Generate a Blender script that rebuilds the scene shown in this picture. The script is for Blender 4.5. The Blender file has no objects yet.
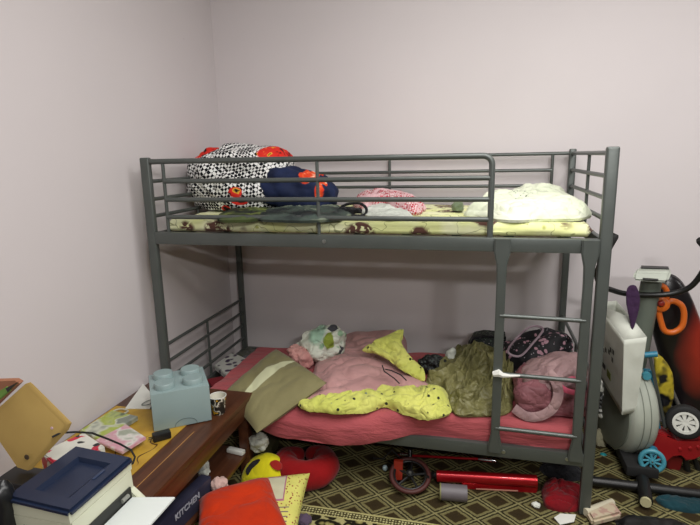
import bpy, bmesh, math, random
from mathutils import Vector, Matrix, noise
random.seed(7)
PI = math.pi
scene = bpy.context.scene
COL = scene.collection
V = Vector

# ---------------------------------------------------------------- camera model
CAM = V((1.5252, -2.1485, 1.5408))
CF = V((-0.24205403, 0.94914815, -0.20131478))
CR = V((0.9698379, 0.24282238, -0.02125406))
CU = V((-0.02871048, 0.20038734, 0.97929598))
FPX = 514.73

def at(px, py, x=None, y=None, z=None):
    """point of a world plane seen at that place of the photograph"""
    d = CF * FPX + CR * (px - 350) - CU * (py - 262.5)
    if x is not None: t = (x - CAM.x) / d.x
    elif y is not None: t = (y - CAM.y) / d.y
    else: t = (z - CAM.z) / d.z
    return CAM + d * t

# ---------------------------------------------------------------- materials
def lin(h):
    if isinstance(h, (tuple, list)): return (h[0], h[1], h[2], 1)
    h = h.lstrip('#'); o = []
    for i in (0, 2, 4):
        c = int(h[i:i+2], 16) / 255
        o.append(c / 12.92 if c <= .04045 else ((c + .055) / 1.055) ** 2.4)
    return (*o, 1)

class NM:
    """small node material builder"""
    def __init__(s, name):
        s.m = bpy.data.materials.new(name); s.m.use_nodes = True
        s.t = s.m.node_tree; s.n = s.t.nodes; s.l = s.t.links
        s.b = s.n['Principled BSDF']
    def new(s, typ, **kw):
        n = s.n.new(typ)
        for k, v in kw.items(): setattr(n, k, v)
        return n
    def sock(s, a, inp):
        if isinstance(a, (int, float)): inp.default_value = a
        elif isinstance(a, (tuple, list, Vector)):
            inp.default_value = a
        else: s.l.new(a, inp)
    def math(s, op, a, b=0.0, c=None):
        n = s.new('ShaderNodeMath', operation=op)
        s.sock(a, n.inputs[0]); s.sock(b, n.inputs[1])
        if c is not None: s.sock(c, n.inputs[2])
        return n.outputs[0]
    def pos(s): return s.new('ShaderNodeNewGeometry').outputs['Position']
    def uv(s): return s.new('ShaderNodeTexCoord').outputs['UV']
    def mapping(s, vec, scale=(1, 1, 1), rot=(0, 0, 0), loc=(0, 0, 0)):
        n = s.new('ShaderNodeMapping'); s.l.new(vec, n.inputs[0])
        n.inputs['Location'].default_value = loc; n.inputs['Rotation'].default_value = rot
        n.inputs['Scale'].default_value = scale; return n.outputs[0]
    def noise(s, vec, scale=5, detail=2, rough=.5, out='Fac'):
        n = s.new('ShaderNodeTexNoise'); s.l.new(vec, n.inputs['Vector'])
        n.inputs['Scale'].default_value = scale; n.inputs['Detail'].default_value = detail
        n.inputs['Roughness'].default_value = rough
        return n.outputs[0] if out == 'Fac' else n.outputs[1]
    def crease(s, vec, scale=12):
        w = s.warp(vec, .14, 5)
        a = s.math('ABSOLUTE', s.math('SUBTRACT', s.noise(w, scale, 1, .4), .5))
        b = s.math('ABSOLUTE', s.math('SUBTRACT', s.noise(w, scale * 2.3, 1, .4), .5))
        return s.math('ADD', s.math('POWER', s.math('MULTIPLY', a, 3.), .6), s.math('MULTIPLY', b, 1.5))
    def voro(s, vec, scale=5, feat='F1', out='Distance', rnd=1.0):
        n = s.new('ShaderNodeTexVoronoi', feature=feat); s.l.new(vec, n.inputs['Vector'])
        n.inputs['Scale'].default_value = scale; n.inputs['Randomness'].default_value = rnd
        return n.outputs[out]
    def ramp(s, fac, stops, interp='LINEAR'):
        n = s.new('ShaderNodeValToRGB'); n.color_ramp.interpolation = interp
        e = n.color_ramp.elements
        while len(e) < len(stops): e.new(.5)
        for i, (p, c) in enumerate(stops):
            e[i].position = p; e[i].color = lin(c)
        s.l.new(fac, n.inputs[0]); return n.outputs[0]
    def step(s, fac, lo, hi):
        n = s.new('ShaderNodeMapRange'); s.l.new(fac, n.inputs[0])
        n.inputs[1].default_value = lo; n.inputs[2].default_value = hi; return n.outputs[0]
    def mix(s, fac, a, b):
        n = s.new('ShaderNodeMix', data_type='RGBA'); s.sock(fac, n.inputs[0])
        for v, i in ((a, 6), (b, 7)):
            if isinstance(v, str): n.inputs[i].default_value = lin(v)
            elif isinstance(v, tuple): n.inputs[i].default_value = lin(v)
            else: s.l.new(v, n.inputs[i])
        return n.outputs[2]
    def sep(s, vec):
        n = s.new('ShaderNodeSeparateXYZ'); s.l.new(vec, n.inputs[0]); return n.outputs
    def warp(s, vec, amt, scale):
        c = s.noise(vec, scale, 2, .5, 'Color')
        a = s.new('ShaderNodeVectorMath', operation='SUBTRACT'); s.l.new(c, a.inputs[0]); a.inputs[1].default_value = (.5, .5, .5)
        b = s.new('ShaderNodeVectorMath', operation='SCALE'); s.l.new(a.outputs[0], b.inputs[0]); b.inputs['Scale'].default_value = amt
        d = s.new('ShaderNodeVectorMath', operation='ADD'); s.l.new(vec, d.inputs[0]); s.l.new(b.outputs[0], d.inputs[1])
        return d.outputs[0]
    def spot(s, vec, c, r, soft=.15, sc=(1, 1, 1)):
        """mask 1 inside a blob of radius r at c"""
        a = s.new('ShaderNodeVectorMath', operation='SUBTRACT'); s.l.new(vec, a.inputs[0]); a.inputs[1].default_value = c
        b = s.new('ShaderNodeVectorMath', operation='MULTIPLY'); s.l.new(a.outputs[0], b.inputs[0]); b.inputs[1].default_value = sc
        d = s.new('ShaderNodeVectorMath', operation='LENGTH'); s.l.new(b.outputs[0], d.inputs[0])
        return s.step(d.outputs[1], r, r * (1 - soft))
    def fin(s, col, rough=.5, metal=0, bump=None, bs=.3, bd=.01, spec=None, sheen=0, coat=0, trans=0):
        if isinstance(col, str) or isinstance(col, tuple): s.b.inputs['Base Color'].default_value = lin(col)
        else: s.l.new(col, s.b.inputs['Base Color'])
        s.sock(rough, s.b.inputs['Roughness']); s.b.inputs['Metallic'].default_value = metal
        if spec is not None: s.b.inputs['Specular IOR Level'].default_value = spec
        if sheen: s.b.inputs['Sheen Weight'].default_value = sheen
        if coat: s.b.inputs['Coat Weight'].default_value = coat
        if trans: s.b.inputs['Transmission Weight'].default_value = trans
        if bump is not None:
            n = s.new('ShaderNodeBump'); s.l.new(bump, n.inputs['Height'])
            n.inputs['Strength'].default_value = bs; n.inputs['Distance'].default_value = bd
            s.l.new(n.outputs[0], s.b.inputs['Normal'])
        return s.m

def plain(name, col, rough=.5, metal=0, var=.06, nscale=8, bump=.0, coat=0, bscale=60):
    k = NM(name); p = k.pos()
    c = lin(col); d = tuple(max(0, x * (1 - 2 * var)) for x in c[:3])
    f = k.noise(p, nscale, 3)
    out = k.mix(k.step(f, .35, .65), tuple(c[:3]), d)
    return k.fin(out, rough, metal, k.noise(p, bscale, 2) if bump else None, bump, .004, coat=coat)

def fabric(name, col, col2=None, rough=.9, nscale=6, bs=.25, var=.08, sheen=.1, wr=14):
    k = NM(name); p = k.pos()
    c = lin(col)[:3]; d = lin(col2)[:3] if col2 else tuple(x * (1 - var * 2) for x in c)
    out = k.mix(k.step(k.noise(p, nscale, 3), .35, .65), c, d)
    return k.fin(out, rough, 0, k.crease(p, wr * .7), min(1, bs * 1.6), .012, sheen=sheen, spec=.2)

M = {}
def wallmat(name, col):
    k = NM(name); p = k.pos()
    c = k.mix(k.step(k.noise(p, 1.3, 4, .6), .3, .7), col, tuple(x * .965 for x in lin(col)[:3]))
    sp = k.step(k.voro(k.warp(p, .2, 3), 2.4), .012, .005)      # scuffs and small marks
    c = k.mix(k.math('MULTIPLY', sp, .35), c, '#6b6663')
    return k.fin(c, .75, 0, k.noise(p, 40, 3), .06, .003, spec=.25)
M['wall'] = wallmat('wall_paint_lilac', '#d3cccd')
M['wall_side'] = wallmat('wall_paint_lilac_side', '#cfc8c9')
M['ceil'] = plain('ceiling_paint', '#97948f', .8)  # unseen ceiling, darkened to cut bounced light
M['wall_far'] = wallmat('wall_paint_low_bounce', '#5d5854')  # unseen walls made darker than the lilac ones to cut bounced light
M['metal'] = plain('bed_grey_enamel', '#565b58', .36, .35, .04, 12, .05)
M['bolt'] = plain('bolt_steel', '#a8aba6', .3, .9)
M['chip'] = plain('white_tape', '#dcdcd6', .7)
M['white'] = plain('white_plastic', '#dfe0d8', .45)
M['black'] = plain('black_plastic', '#141414', .4)
M['blackr'] = plain('black_rubber', '#1a1a1a', .75)
M['chrome'] = plain('chrome', '#c8c8c8', .2, 1)

def carpet():
    k = NM('carpet_diamond_lattice'); p = k.warp(k.pos(), .006, 30); s = k.sep(p)
    a, b, x0, y0 = .178, .145, .927, .004
    X = k.math('DIVIDE', k.math('SUBTRACT', s[0], x0), a); Y = k.math('DIVIDE', k.math('SUBTRACT', s[1], y0), b)
    u = k.math('ADD', X, Y); v = k.math('SUBTRACT', X, Y)
    # distance from cell edge: cells are centred on integers
    fu = k.math('ABSOLUTE', k.math('SUBTRACT', k.math('FRACT', k.math('ADD', u, .5)), .5))
    fv = k.math('ABSOLUTE', k.math('SUBTRACT', k.math('FRACT', k.math('ADD', v, .5)), .5))
    m = k.math('MAXIMUM', fu, fv)
    fz = k.noise(k.pos(), 90, 2)
    m2 = k.math('ADD', m, k.math('MULTIPLY', k.math('SUBTRACT', fz, .5), .07))
    base = k.ramp(m2, [(0, '#33291a'), (.27, '#382e1b'), (.30, '#777049'), (.385, '#7b754f'), (.405, '#2a2618'), (.45, '#2a2618'), (.475, '#8d875d'), (1, '#928c62')])
    # border stripe and flowered band towards the room
    yy = s[1]
    stripe = k.math('MULTIPLY', k.step(yy, -.262, -.258), k.step(yy, -.205, -.209))
    beads = k.voro(k.pos(), 75, rnd=.2)
    sc = k.mix(k.step(beads, .30, .42), '#c9c48c', '#4a442a')
    sc = k.mix(k.step(k.math('ABSOLUTE', k.math('SUBTRACT', yy, -.234)), .017, .019), sc, '#bdb67c')
    band = k.step(yy, -.258, -.262)
    fl = k.voro(k.warp(k.pos(), .03, 14), 22)
    bc = k.ramp(fl, [(0, '#c4bd7a'), (.28, '#8d8450'), (.4, '#1c1a12'), (.62, '#1e1c14'), (.72, '#b7b07a')])
    c = k.mix(stripe, base, sc); c = k.mix(band, c, bc)
    c = k.mix(k.math('MULTIPLY', k.step(k.noise(k.pos(), 220, 2), .3, .7), .35), c, '#2c281a')
    return k.fin(c, .95, 0, fz, .5, .006, spec=.1)
M['carpet'] = carpet()

def wood():
    k = NM('dark_brown_wood'); p = k.pos()
    w = k.noise(k.mapping(p, (30, 2.5, 30)), 1, 4, .6)
    c = k.ramp(w, [(.3, '#3d2114'), (.55, '#53301d'), (.75, '#5f3a24')])
    x = k.sep(p)[0]
    return k.fin(c, k.math('ADD', .28, k.math('MULTIPLY', k.noise(p, 9), .2)), 0, w, .05, .002)
M['wood'] = wood()
def flowermat(name, base, base2, dark, green, scale=5.5, seed=0):
    k = NM(name); p = k.mapping(k.pos(), loc=(seed, 0, 0)); q = k.warp(p, .09, 9)
    c = k.mix(k.step(k.noise(p, 7, 2), .4, .6), base, base2)
    lv = k.voro(q, scale * 2.1); c = k.mix(k.step(lv, .22, .12), c, green)
    st = k.math('ABSOLUTE', k.math('SUBTRACT', k.noise(q, 11, 1), .5)); c = k.mix(k.math('MULTIPLY', k.step(st, .012, .004), .7), c, '#6e7242')
    d = k.voro(q, scale, out='Distance'); pet = k.noise(k.warp(p, .08, 20), 38, 2)
    fl = k.math('MULTIPLY', k.step(d, .42, .34), k.step(pet, .38, .46)); c = k.mix(fl, c, dark)
    return k.fin(c, .9, 0, k.noise(p, 25, 3), .2, .01, sheen=.1, spec=.2)
M['matt_top'] = flowermat('yellow_flowered_ticking', '#dfe3a0', '#e9ebbf', '#5e4038', '#9fa052')
def dotfab(name, base, base2, dots, scale=16, size=.12, extra='#8e9a8c', rnd=1.0, wr=10, bs=.45):
    k = NM(name); p = k.pos()
    c = k.mix(k.step(k.noise(p, 5, 2), .4, .6), base, base2)
    c = k.mix(k.step(k.voro(p, scale, rnd=rnd), size, size * .7), c, dots)
    c = k.mix(k.step(k.voro(k.mapping(p, loc=(.3, .2, .7)), scale * .35), .09, .07), c, extra)
    return k.fin(c, .85, 0, k.crease(p, wr), .7, .014, sheen=.1, spec=.2)

# ---------------------------------------------------------------- mesh helpers
class MB:
    def __init__(s): s.b = bmesh.new()
    def _pts(s, geom): return [v for v in geom if isinstance(v, bmesh.types.BMVert)]
    def box(s, c, size, rot=None, bev=.0, seg=2):
        r = bmesh.ops.create_cube(s.b, size=1); vs = r['verts']
        mt = Matrix.Diagonal((*size, 1))
        bmesh.ops.transform(s.b, matrix=mt, verts=vs)
        if bev:
            es = list({e for v in vs for e in v.link_edges})
            g = bmesh.ops.bevel(s.b, geom=es, offset=bev, segments=seg, affect='EDGES', profile=.6)
            vs = list({v for f in g['faces'] for v in f.verts} | {v for v in vs if v.is_valid})
        R = rot.to_4x4() if rot else Matrix.Identity(4)
        bmesh.ops.transform(s.b, matrix=Matrix.Translation(c) @ R, verts=vs); return s
    def tube(s, pts, r, n=12, closed=False, sx=1.0, sy=1.0, up=None, caps=True, radii=None):
        pts = [V(p) for p in pts]; N = len(pts); rings = []
        prev = None
        for i, p in enumerate(pts):
            if closed: d = pts[(i + 1) % N] - pts[i - 1]
            else: d = pts[min(i + 1, N - 1)] - pts[max(i - 1, 0)]
            d.normalize()
            if prev is None:
                a = V(up) if up else (V((0, 0, 1)) if abs(d.z) < .9 else V((1, 0, 0)))
            else: a = prev
            a = (a - d * a.dot(d)).normalized(); prev = a; b = d.cross(a)
            rr = radii[i] if radii else r
            rings.append([s.b.verts.new(p + a * math.cos(t) * rr * sx + b * math.sin(t) * rr * sy)
                          for t in [2 * PI * j / n for j in range(n)]])
        M_ = N if closed else N - 1
        for i in range(M_):
            A, B = rings[i], rings[(i + 1) % N]
            for j in range(n): s.b.faces.new((A[j], A[(j + 1) % n], B[(j + 1) % n], B[j]))
        if caps and not closed:
            s.b.faces.new(rings[0][::-1]); s.b.faces.new(rings[-1])
        return s
    def lathe(s, prof, c=(0, 0, 0), rot=None, n=32):
        R = rot if rot else Matrix.Identity(3); c = V(c); rings = []
        for r, z in prof:
            if r < 1e-6: rings.append([s.b.verts.new(c + R @ V((0, 0, z)))])
            else: rings.append([s.b.verts.new(c + R @ V((r * math.cos(2 * PI * j / n), r * math.sin(2 * PI * j / n), z))) for j in range(n)])
        for A, B in zip(rings, rings[1:]):
            for j in range(n):
                k = (j + 1) % n
                if len(A) == 1 and len(B) == 1: continue
                if len(A) == 1: s.b.faces.new((A[0], B[k], B[j]))
                elif len(B) == 1: s.b.faces.new((A[j], A[k], B[0]))
                else: s.b.faces.new((A[j], A[k], B[k], B[j]))
        return s
    def prism(s, pts, off, bev=0, seg=2):
        off = V(off); pts = [V(p) for p in pts]
        a = [s.b.verts.new(p) for p in pts]; b = [s.b.verts.new(p + off) for p in pts]
        fs = [s.b.faces.new(a[::-1]), s.b.faces.new(b)]
        n = len(pts)
        for i in range(n): fs.append(s.b.faces.new((a[i], a[(i + 1) % n], b[(i + 1) % n], b[i])))
        if bev:
            es = [e for e in fs[0].edges] + [e for e in fs[1].edges]
            bmesh.ops.bevel(s.b, geom=es, offset=bev, segments=seg, affect='EDGES')
        return s
    def hexa(s, b4, t4, bev=0):
        v = [s.b.verts.new(V(p)) for p in list(b4) + list(t4)]
        fs = [s.b.faces.new([v[i] for i in f]) for f in ((3, 2, 1, 0), (4, 5, 6, 7), (0, 1, 5, 4), (1, 2, 6, 5), (2, 3, 7, 6), (3, 0, 4, 7))]
        if bev: bmesh.ops.bevel(s.b, geom=list({e for f in fs for e in f.edges}), offset=bev, segments=2, affect='EDGES')
        return s

def smooth(o, ang=40):
    me = o.data
    me.polygons.foreach_set('use_smooth', [True] * len(me.polygons))
    try: me.set_sharp_from_angle(angle=math.radians(ang))
    except Exception: pass

def empty(name, loc, label, cat, group=None):
    o = bpy.data.objects.new(name, None); COL.objects.link(o); o.location = loc
    o.empty_display_size = .1; tag(o, label, cat, group); return o
def tag(o, label=None, cat=None, group=None, kind=None):
    if label: o['label'] = label
    if cat: o['category'] = cat
    if group: o['group'] = group
    if kind: o['kind'] = kind
    return o
def wloc(o):
    l = V((0, 0, 0))
    while o: l += o.location; o = o.parent
    return l
def obj(name, mb, mat, parent=None, ang=40, label=None, sm=True):
    b = mb.b if isinstance(mb, MB) else mb
    bmesh.ops.recalc_face_normals(b, faces=b.faces[:])
    if parent is not None: org = wloc(parent); loc = V((0, 0, 0))
    else:
        xs = [v.co for v in b.verts]
        org = V((sum(v.x for v in xs) / len(xs), sum(v.y for v in xs) / len(xs), min(v.z for v in xs))); loc = org
    bmesh.ops.translate(b, vec=-org, verts=b.verts[:])
    me = bpy.data.meshes.new(name); b.to_mesh(me); b.free()
    o = bpy.data.objects.new(name, me); COL.objects.link(o)
    o.location = loc; o.parent = parent
    me.materials.append(M[mat] if isinstance(mat, str) else mat)
    if sm: smooth(o, ang)
    if label: o['label'] = label
    return o
def thing(name, mb, mat, label, cat, group=None, ang=40):
    return tag(obj(name, mb, mat, None, ang), label, cat, group)
def text(name, body, origin, xdir, ydir, size, mat, parent, depth=.0008):
    cu = bpy.data.curves.new('lettering', 'FONT'); cu.body = body; cu.size = size; cu.extrude = depth; cu.offset = size * .02
    t = bpy.data.objects.new('lettering', cu); COL.objects.link(t)
    dg = bpy.context.evaluated_depsgraph_get(); me = bpy.data.meshes.new_from_object(t.evaluated_get(dg))
    bpy.data.objects.remove(t)
    x = V(xdir).normalized(); y = V(ydir); y = (y - x * y.dot(x)).normalized(); z = x.cross(y)
    mt = Matrix((x, y, z)).transposed().to_4x4(); mt.translation = V(origin) - wloc(parent)
    me.transform(mt); me.materials.clear(); me.materials.append(M[mat] if isinstance(mat, str) else mat)
    o = bpy.data.objects.new(name, me); COL.objects.link(o); o.parent = parent; return o

def spl2(P, n=5):
    o = []
    for i in range(len(P) - 1):
        p0, p1, p2, p3 = P[max(i - 1, 0)], P[i], P[i + 1], P[min(i + 2, len(P) - 1)]
        for k in range(n):
            f = k / n; o.append(.5 * ((2 * p1) + (p2 - p0) * f + (2 * p0 - 5 * p1 + 4 * p2 - p3) * f * f + (3 * p1 - p0 - 3 * p2 + p3) * f ** 3))
    return o + [P[-1]]
# cloth shapes -----------------------------------------------------------------
def ridge(p, seed=0., octv=3):
    """cloth folds: rounded ridges with sharp valleys, wandering about"""
    p = V(p) + V((seed * 3.1, seed * 7.7, seed * 1.3))
    w = p + noise.noise_vector(p * .45) * 1.1 + noise.noise_vector(p * 1.1) * .3
    s1 = abs(math.sin(PI * (.55 * w.x + .35 * w.y + .3 * w.z + .9 * noise.noise(w * .5))))
    s2 = abs(math.sin(PI * (-.5 * w.x + 1.05 * w.y + .9 * w.z + 1.3 * noise.noise(w * .6 + V((5, 5, 5))))))
    s3 = abs(noise.noise(w * 1.6)); s4 = abs(noise.noise(w * 3.4))
    m = .5 + .5 * noise.noise(p * .4 + V((2, 8, 1)))
    return (s1 - .64) * 1.1 * m + (s2 - .64) * 1.0 * (1 - m) + (s3 - .25) * .6 + (s4 - .25) * .22
def catmull(ring, n):
    N = len(ring); out = []
    for i in range(n):
        t = i / n * N; k = int(t); f = t - k
        p = [V(ring[(k + j - 1) % N]) for j in range(4)]
        out.append(.5 * ((2 * p[1]) + (p[2] - p[0]) * f + (2 * p[0] - 5 * p[1] + 4 * p[2] - p[3]) * f * f + (3 * p[1] - p[0] - 3 * p[2] + p[3]) * f ** 3))
    return out
def heap(ring, top, fold=.012, freq=9., seed=1, nr=46, nt=150, pw=4., aniso=(1, 1, 1), centre=None, lumps=(), sharp=.6, base=None, ridges=()):
    """cloth lying on something: ring of 3-D points round its edge, rising to `top` inside"""
    b = bmesh.new(); R = catmull(ring, nt)
    c = V(centre) if centre else sum(R, V()) / nt
    rows = []
    for i in range(nr + 1):
        s = i / nr; row = []
        if i == 0: pts = [c]
        else: pts = [c.lerp(p, s) for p in R]
        for p in pts:
            q = p.copy(); env = max(0, 1 - s ** pw)
            h = top * env ** sharp
            for (lx, ly, lr, lh) in lumps:
                h += lh * math.exp(-((p.x - lx) ** 2 + (p.y - ly) ** 2) / lr ** 2) * min(1, env * 3)
            for (pl_, rw, rh) in ridges:
                dm = 9
                for a_, c_ in zip(pl_, pl_[1:]):
                    ab = c_ - a_; t = max(0, min(1, ((p.x - a_.x) * ab.x + (p.y - a_.y) * ab.y) / (ab.x ** 2 + ab.y ** 2 + 1e-9)))
                    dm = min(dm, math.hypot(p.x - a_.x - ab.x * t, p.y - a_.y - ab.y * t))
                h += rh * math.exp(-(dm / rw) ** 2) * min(1, env * 4)
            fp = V((q.x * aniso[0], q.y * aniso[1], (q.z + h) * aniso[2])) * freq
            k = ridge(fp, seed); e = min(1, env * 2.5)
            q.z += h + fold * k * (.25 + .75 * e)
            jit = noise.noise_vector(fp * .8 + V((9, 3, seed)))
            q.x += jit.x * fold * .9; q.y += jit.y * fold * .9
            if base is not None: q.z = max(q.z, base + .004)
            row.append(b.verts.new(q))
        rows.append(row)
    for j in range(nt): b.faces.new((rows[0][0], rows[1][j], rows[1][(j + 1) % nt]))
    for A, B in zip(rows[1:], rows[2:]):
        for j in range(nt): b.faces.new((A[j], B[j], B[(j + 1) % nt], A[(j + 1) % nt]))
    # underside
    edge = rows[-1]; low = [b.verts.new(v.co - V((0, 0, .012)) - (v.co - c) * .02) for v in edge]
    cb = b.verts.new(V((c.x, c.y, sum(v.co.z for v in low) / nt)))
    for j in range(nt):
        k = (j + 1) % nt
        b.faces.new((edge[j], low[j], low[k], edge[k])); b.faces.new((low[j], cb, low[k]))
    return b
def bundle(c, rad, rot=None, fold=.02, freq=8., seed=1, sub=5, ex=2.4, floor=None, aniso=(1, 1, 1), lump=.12):
    """balled-up cloth"""
    b = bmesh.new(); bmesh.ops.create_icosphere(b, subdivisions=sub, radius=1)
    R = rot if rot else Matrix.Identity(3); c = V(c)
    for v in b.verts:
        d = v.co.normalized()
        k = (abs(d.x) ** ex + abs(d.y) ** ex + abs(d.z) ** ex) ** (-1 / ex)
        p = V((d.x * rad[0], d.y * rad[1], d.z * rad[2])) * k
        p *= 1 + lump * noise.noise(d * 2.2 + V((seed, seed * 2, 0)))
        n = V((d.x / rad[0], d.y / rad[1], d.z / rad[2])).normalized()
        p += n * fold * ridge(V((p.x * aniso[0], p.y * aniso[1], p.z * aniso[2])) * freq, seed)
        q = c + R @ p
        if floor is not None and q.z < floor: q.z = floor + (floor - q.z) * -.02
        v.co = q
    return b
def pillow(c00, c10, c11, c01, th, n=34, wr=.006, seed=1, nrm=None, pinch=.06, both=True, fr=7):
    """soft cushion with its four corners at the given points; UV covers the face"""
    P = [V(c00), V(c10), V(c11), V(c01)]; b = bmesh.new(); uvl = b.loops.layers.uv.new('UVMap')
    if nrm is None: nrm = (P[1] - P[0]).cross(P[3] - P[0]).normalized()
    else: nrm = V(nrm).normalized()
    def sheet(sg):
        g = []
        for i in range(n + 1):
            row = []
            for j in range(n + 1):
                u, v = i / n, j / n; a, e = 2 * u - 1, 2 * v - 1
                uu = u - pinch * a * (1 - e * e) * abs(a) ** 2 * .5 * 1.2; vv = v - pinch * e * (1 - a * a) * abs(e) ** 2 * .6
                p = P[0] * (1 - uu) * (1 - vv) + P[1] * uu * (1 - vv) + P[2] * uu * vv + P[3] * (1 - uu) * vv
                h = th / 2 * (max(0, (1 - a ** 4) * (1 - e ** 4)) ** .55)
                env = min(1, 4 * (1 - max(abs(a), abs(e))))
                h += wr * ridge(p * fr, seed + sg, 3) * env
                row.append((b.verts.new(p + nrm * sg * max(h, 0.0005 if sg > 0 else 0)), u, v))
            g.append(row)
        for i in range(n):
            for j in range(n):
                q = [g[i][j], g[i + 1][j], g[i + 1][j + 1], g[i][j + 1]]
                f = b.faces.new([x[0] for x in q])
                for lp, x in zip(f.loops, q): lp[uvl].uv = (x[1], x[2])
    sheet(1); sheet(-1)
    bmesh.ops.remove_doubles(b, verts=b.verts[:], dist=.0012)
    return b
def rotz(a): return Matrix.Rotation(math.radians(a), 3, 'Z')
def zto(d):
    return V((0, 0, 1)).rotation_difference(V(d).normalized()).to_matrix()

# ================================================================ SETTING
XL, YB, XR, YF, ZC = -.105, .94, 4.9, -3.5, 2.85
def struct(name, mb, mat): return tag(obj(name, mb, mat, None, sm=False), kind='structure')
struct('floor', MB().box(((XL + XR) / 2, (YB + YF) / 2, -.055), (XR - XL + .4, YB - YF + .4, .1)), plain('floor_tile', '#9c968c', .4))
struct('wall_back', MB().box(((XL + XR) / 2, YB + .05, ZC / 2), (XR - XL + .2, .1, ZC)), 'wall')
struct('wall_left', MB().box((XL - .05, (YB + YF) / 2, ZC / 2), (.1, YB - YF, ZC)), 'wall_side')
struct('wall_right', MB().box((XR + .05, (YB + YF) / 2, ZC / 2), (.1, YB - YF, ZC)), 'wall_far')
struct('wall_front', MB().box(((XL + XR) / 2, YF - .05, ZC / 2), (XR - XL + .2, .1, ZC)), 'wall_far')
struct('ceiling', MB().box(((XL + XR) / 2, (YB + YF) / 2, ZC + .05), (XR - XL + .2, YB - YF + .2, .1)), 'ceil')
# carpet
thing('carpet', MB().box(((XL + 3.9) / 2 + .01, (.92 - 1.9) / 2, 0), (3.9 - XL - .02, 2.82, .008)), 'carpet',
      'brown and olive carpet with dark diamond lattice and beaded border', 'carpet')

# ================================================================ BUNK BED
L, W, H = 2.0, .889, 1.555
bed = empty('bunk_bed', (L / 2, W / 2, .004), 'grey metal bunk bed with guard rails and a front ladder', 'bunk bed')
for (x, y, nm) in ((0, 0, ''), (L, 0, ''), (0, W, ''), (L, W, '')):
    obj('post', MB().box((x, y, H / 2 + .003), (.046 if y == 0 else .036, .03, H - .002), bev=.008, seg=3), 'metal', bed)
def beam(a, b, h, t=.03, name='side_beam'):
    a, b = V(a), V(b); m = MB().box((a + b) / 2, (abs(b.x - a.x) or t, abs(b.y - a.y) or t, h), bev=.005)
    return obj(name, m, 'metal', bed)
for z in (1.179, .262):
    for y in (0, W):
        o = beam((.02, y, z), (L - .02, y, z), .058)
        if y == 0:
            for px in ((.866, 1.92) if z > 1 else (1.655, 1.915)):
                m = MB(); m.lathe([(0, -.004), (.007, -.004), (.007, -.001), (0, -.001)][::-1] and [(0, .0), (.009, 0), (.008, .003), (.0, .004)], (px, -.015, z), zto((0, -1, 0)), 14)
                obj('bolt', m, 'bolt', o, label='small pale steel bolt head')
    for x in (0, L): beam((x, .01, z), (x, W - .01, z), .045, .024, 'end_beam')
    for i in range(9): beam((.14 + i * .215, .015, z + .018), (.14 + i * .215, W - .015, z + .018), .012, .04, 'slat')
def rail(a, b, r=.0095): return obj('rail', MB().tube([a, b], r, 10), 'metal', bed)
UZ = (1.534, 1.446, 1.361, 1.28); LZ = (.625, .535, .447, .36)
# upper front guard: long top tube curving down at its free end
cx, rr = 1.567, .035
pts = [(.015, 0, 1.538), (.8, 0, 1.535)] + [(cx - rr + rr * math.sin(t), 0, 1.533 - rr + rr * math.cos(t)) for t in [PI / 2 * k / 6 for k in range(7)]] + [(cx, 0, 1.35), (cx, 0, 1.2)]
obj('guard_rail', MB().tube(pts, .0125, 14, up=(0, 1, 0)), 'metal', bed)
for z in UZ[1:]: rail((.09, 0, z), (cx, 0, z), .0105)
for x in (.09, .84): rail((x, 0, 1.205), (x, 0, 1.53), .008)
for z in UZ: rail((.01, W, z), (L - .01 if z > 1.5 else 1.9, W, z), .0095)
for x in (.09, 1.003, 1.9): rail((x, W, 1.2), (x, W, 1.534), .0085)
for x in (0, L):
    for z in UZ: rail((x, .01, z), (x, W - .01, z), .0095)
    for z in LZ: rail((x, .01, z), (x, W - .01, z), .0085)
    rail((x, .43, 1.2), (x, .43, 1.53), .0075); rail((x, .43, .285), (x, .43, .622), .0075)
# ladder
def stile(x):
    m = MB(); y0 = -.031
    prof = [(1.205, .032), (1.15, .032), (1.10, .021), (1.03, .0185), (.6, .0185), (.35, .0185), (.30, .028), (.262, .028)]
    for (z, h) in prof: pass
    L_ = [V((x - h, y0 + (.0), z)) for z, h in prof] + [V((x + h, y0, z)) for z, h in prof[::-1]]
    b = m.b
    n = len(prof); f = [[b.verts.new((x - h, y0, z)), b.verts.new((x + h, y0, z)), b.verts.new((x + h, y0 + .018 - (.0 if 1 else 0), z)), b.verts.new((x - h, y0 + .018, z))] for z, h in prof]
    for A, B in zip(f, f[1:]):
        for j in range(4): b.faces.new((A[j], A[(j + 1) % 4], B[(j + 1) % 4], B[j]))
    b.faces.new(f[0]); b.faces.new(f[-1][::-1])
    bmesh.ops.bevel(b, geom=[e for e in b.edges if abs((e.verts[0].co - e.verts[1].co).z) > .01], offset=.005, segments=3, affect='EDGES')
    return obj('ladder_stile', m, 'metal', bed, 50)
SX = (1.617, 1.944)
sl = [stile(x) for x in SX]
for z in (.885, .628, .378):
    obj('ladder_rung', MB().tube([(SX[0], -.024, z), (SX[1], -.024, z - .004)], .0095, 10), 'metal', bed)
m = MB(); m.tube([(SX[0] - .018, -.04, .632), (SX[0] + .003, -.043, .64), (SX[0] + .02, -.04, .63), (SX[0] + .05, -.037, .628), (SX[0] + .09, -.035, .632)], .008, 8, radii=[.012, .017, .011, .006, .004])
obj('tape_wrap', m, 'chip', sl[0], label='white tape tied round the stile')

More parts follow.
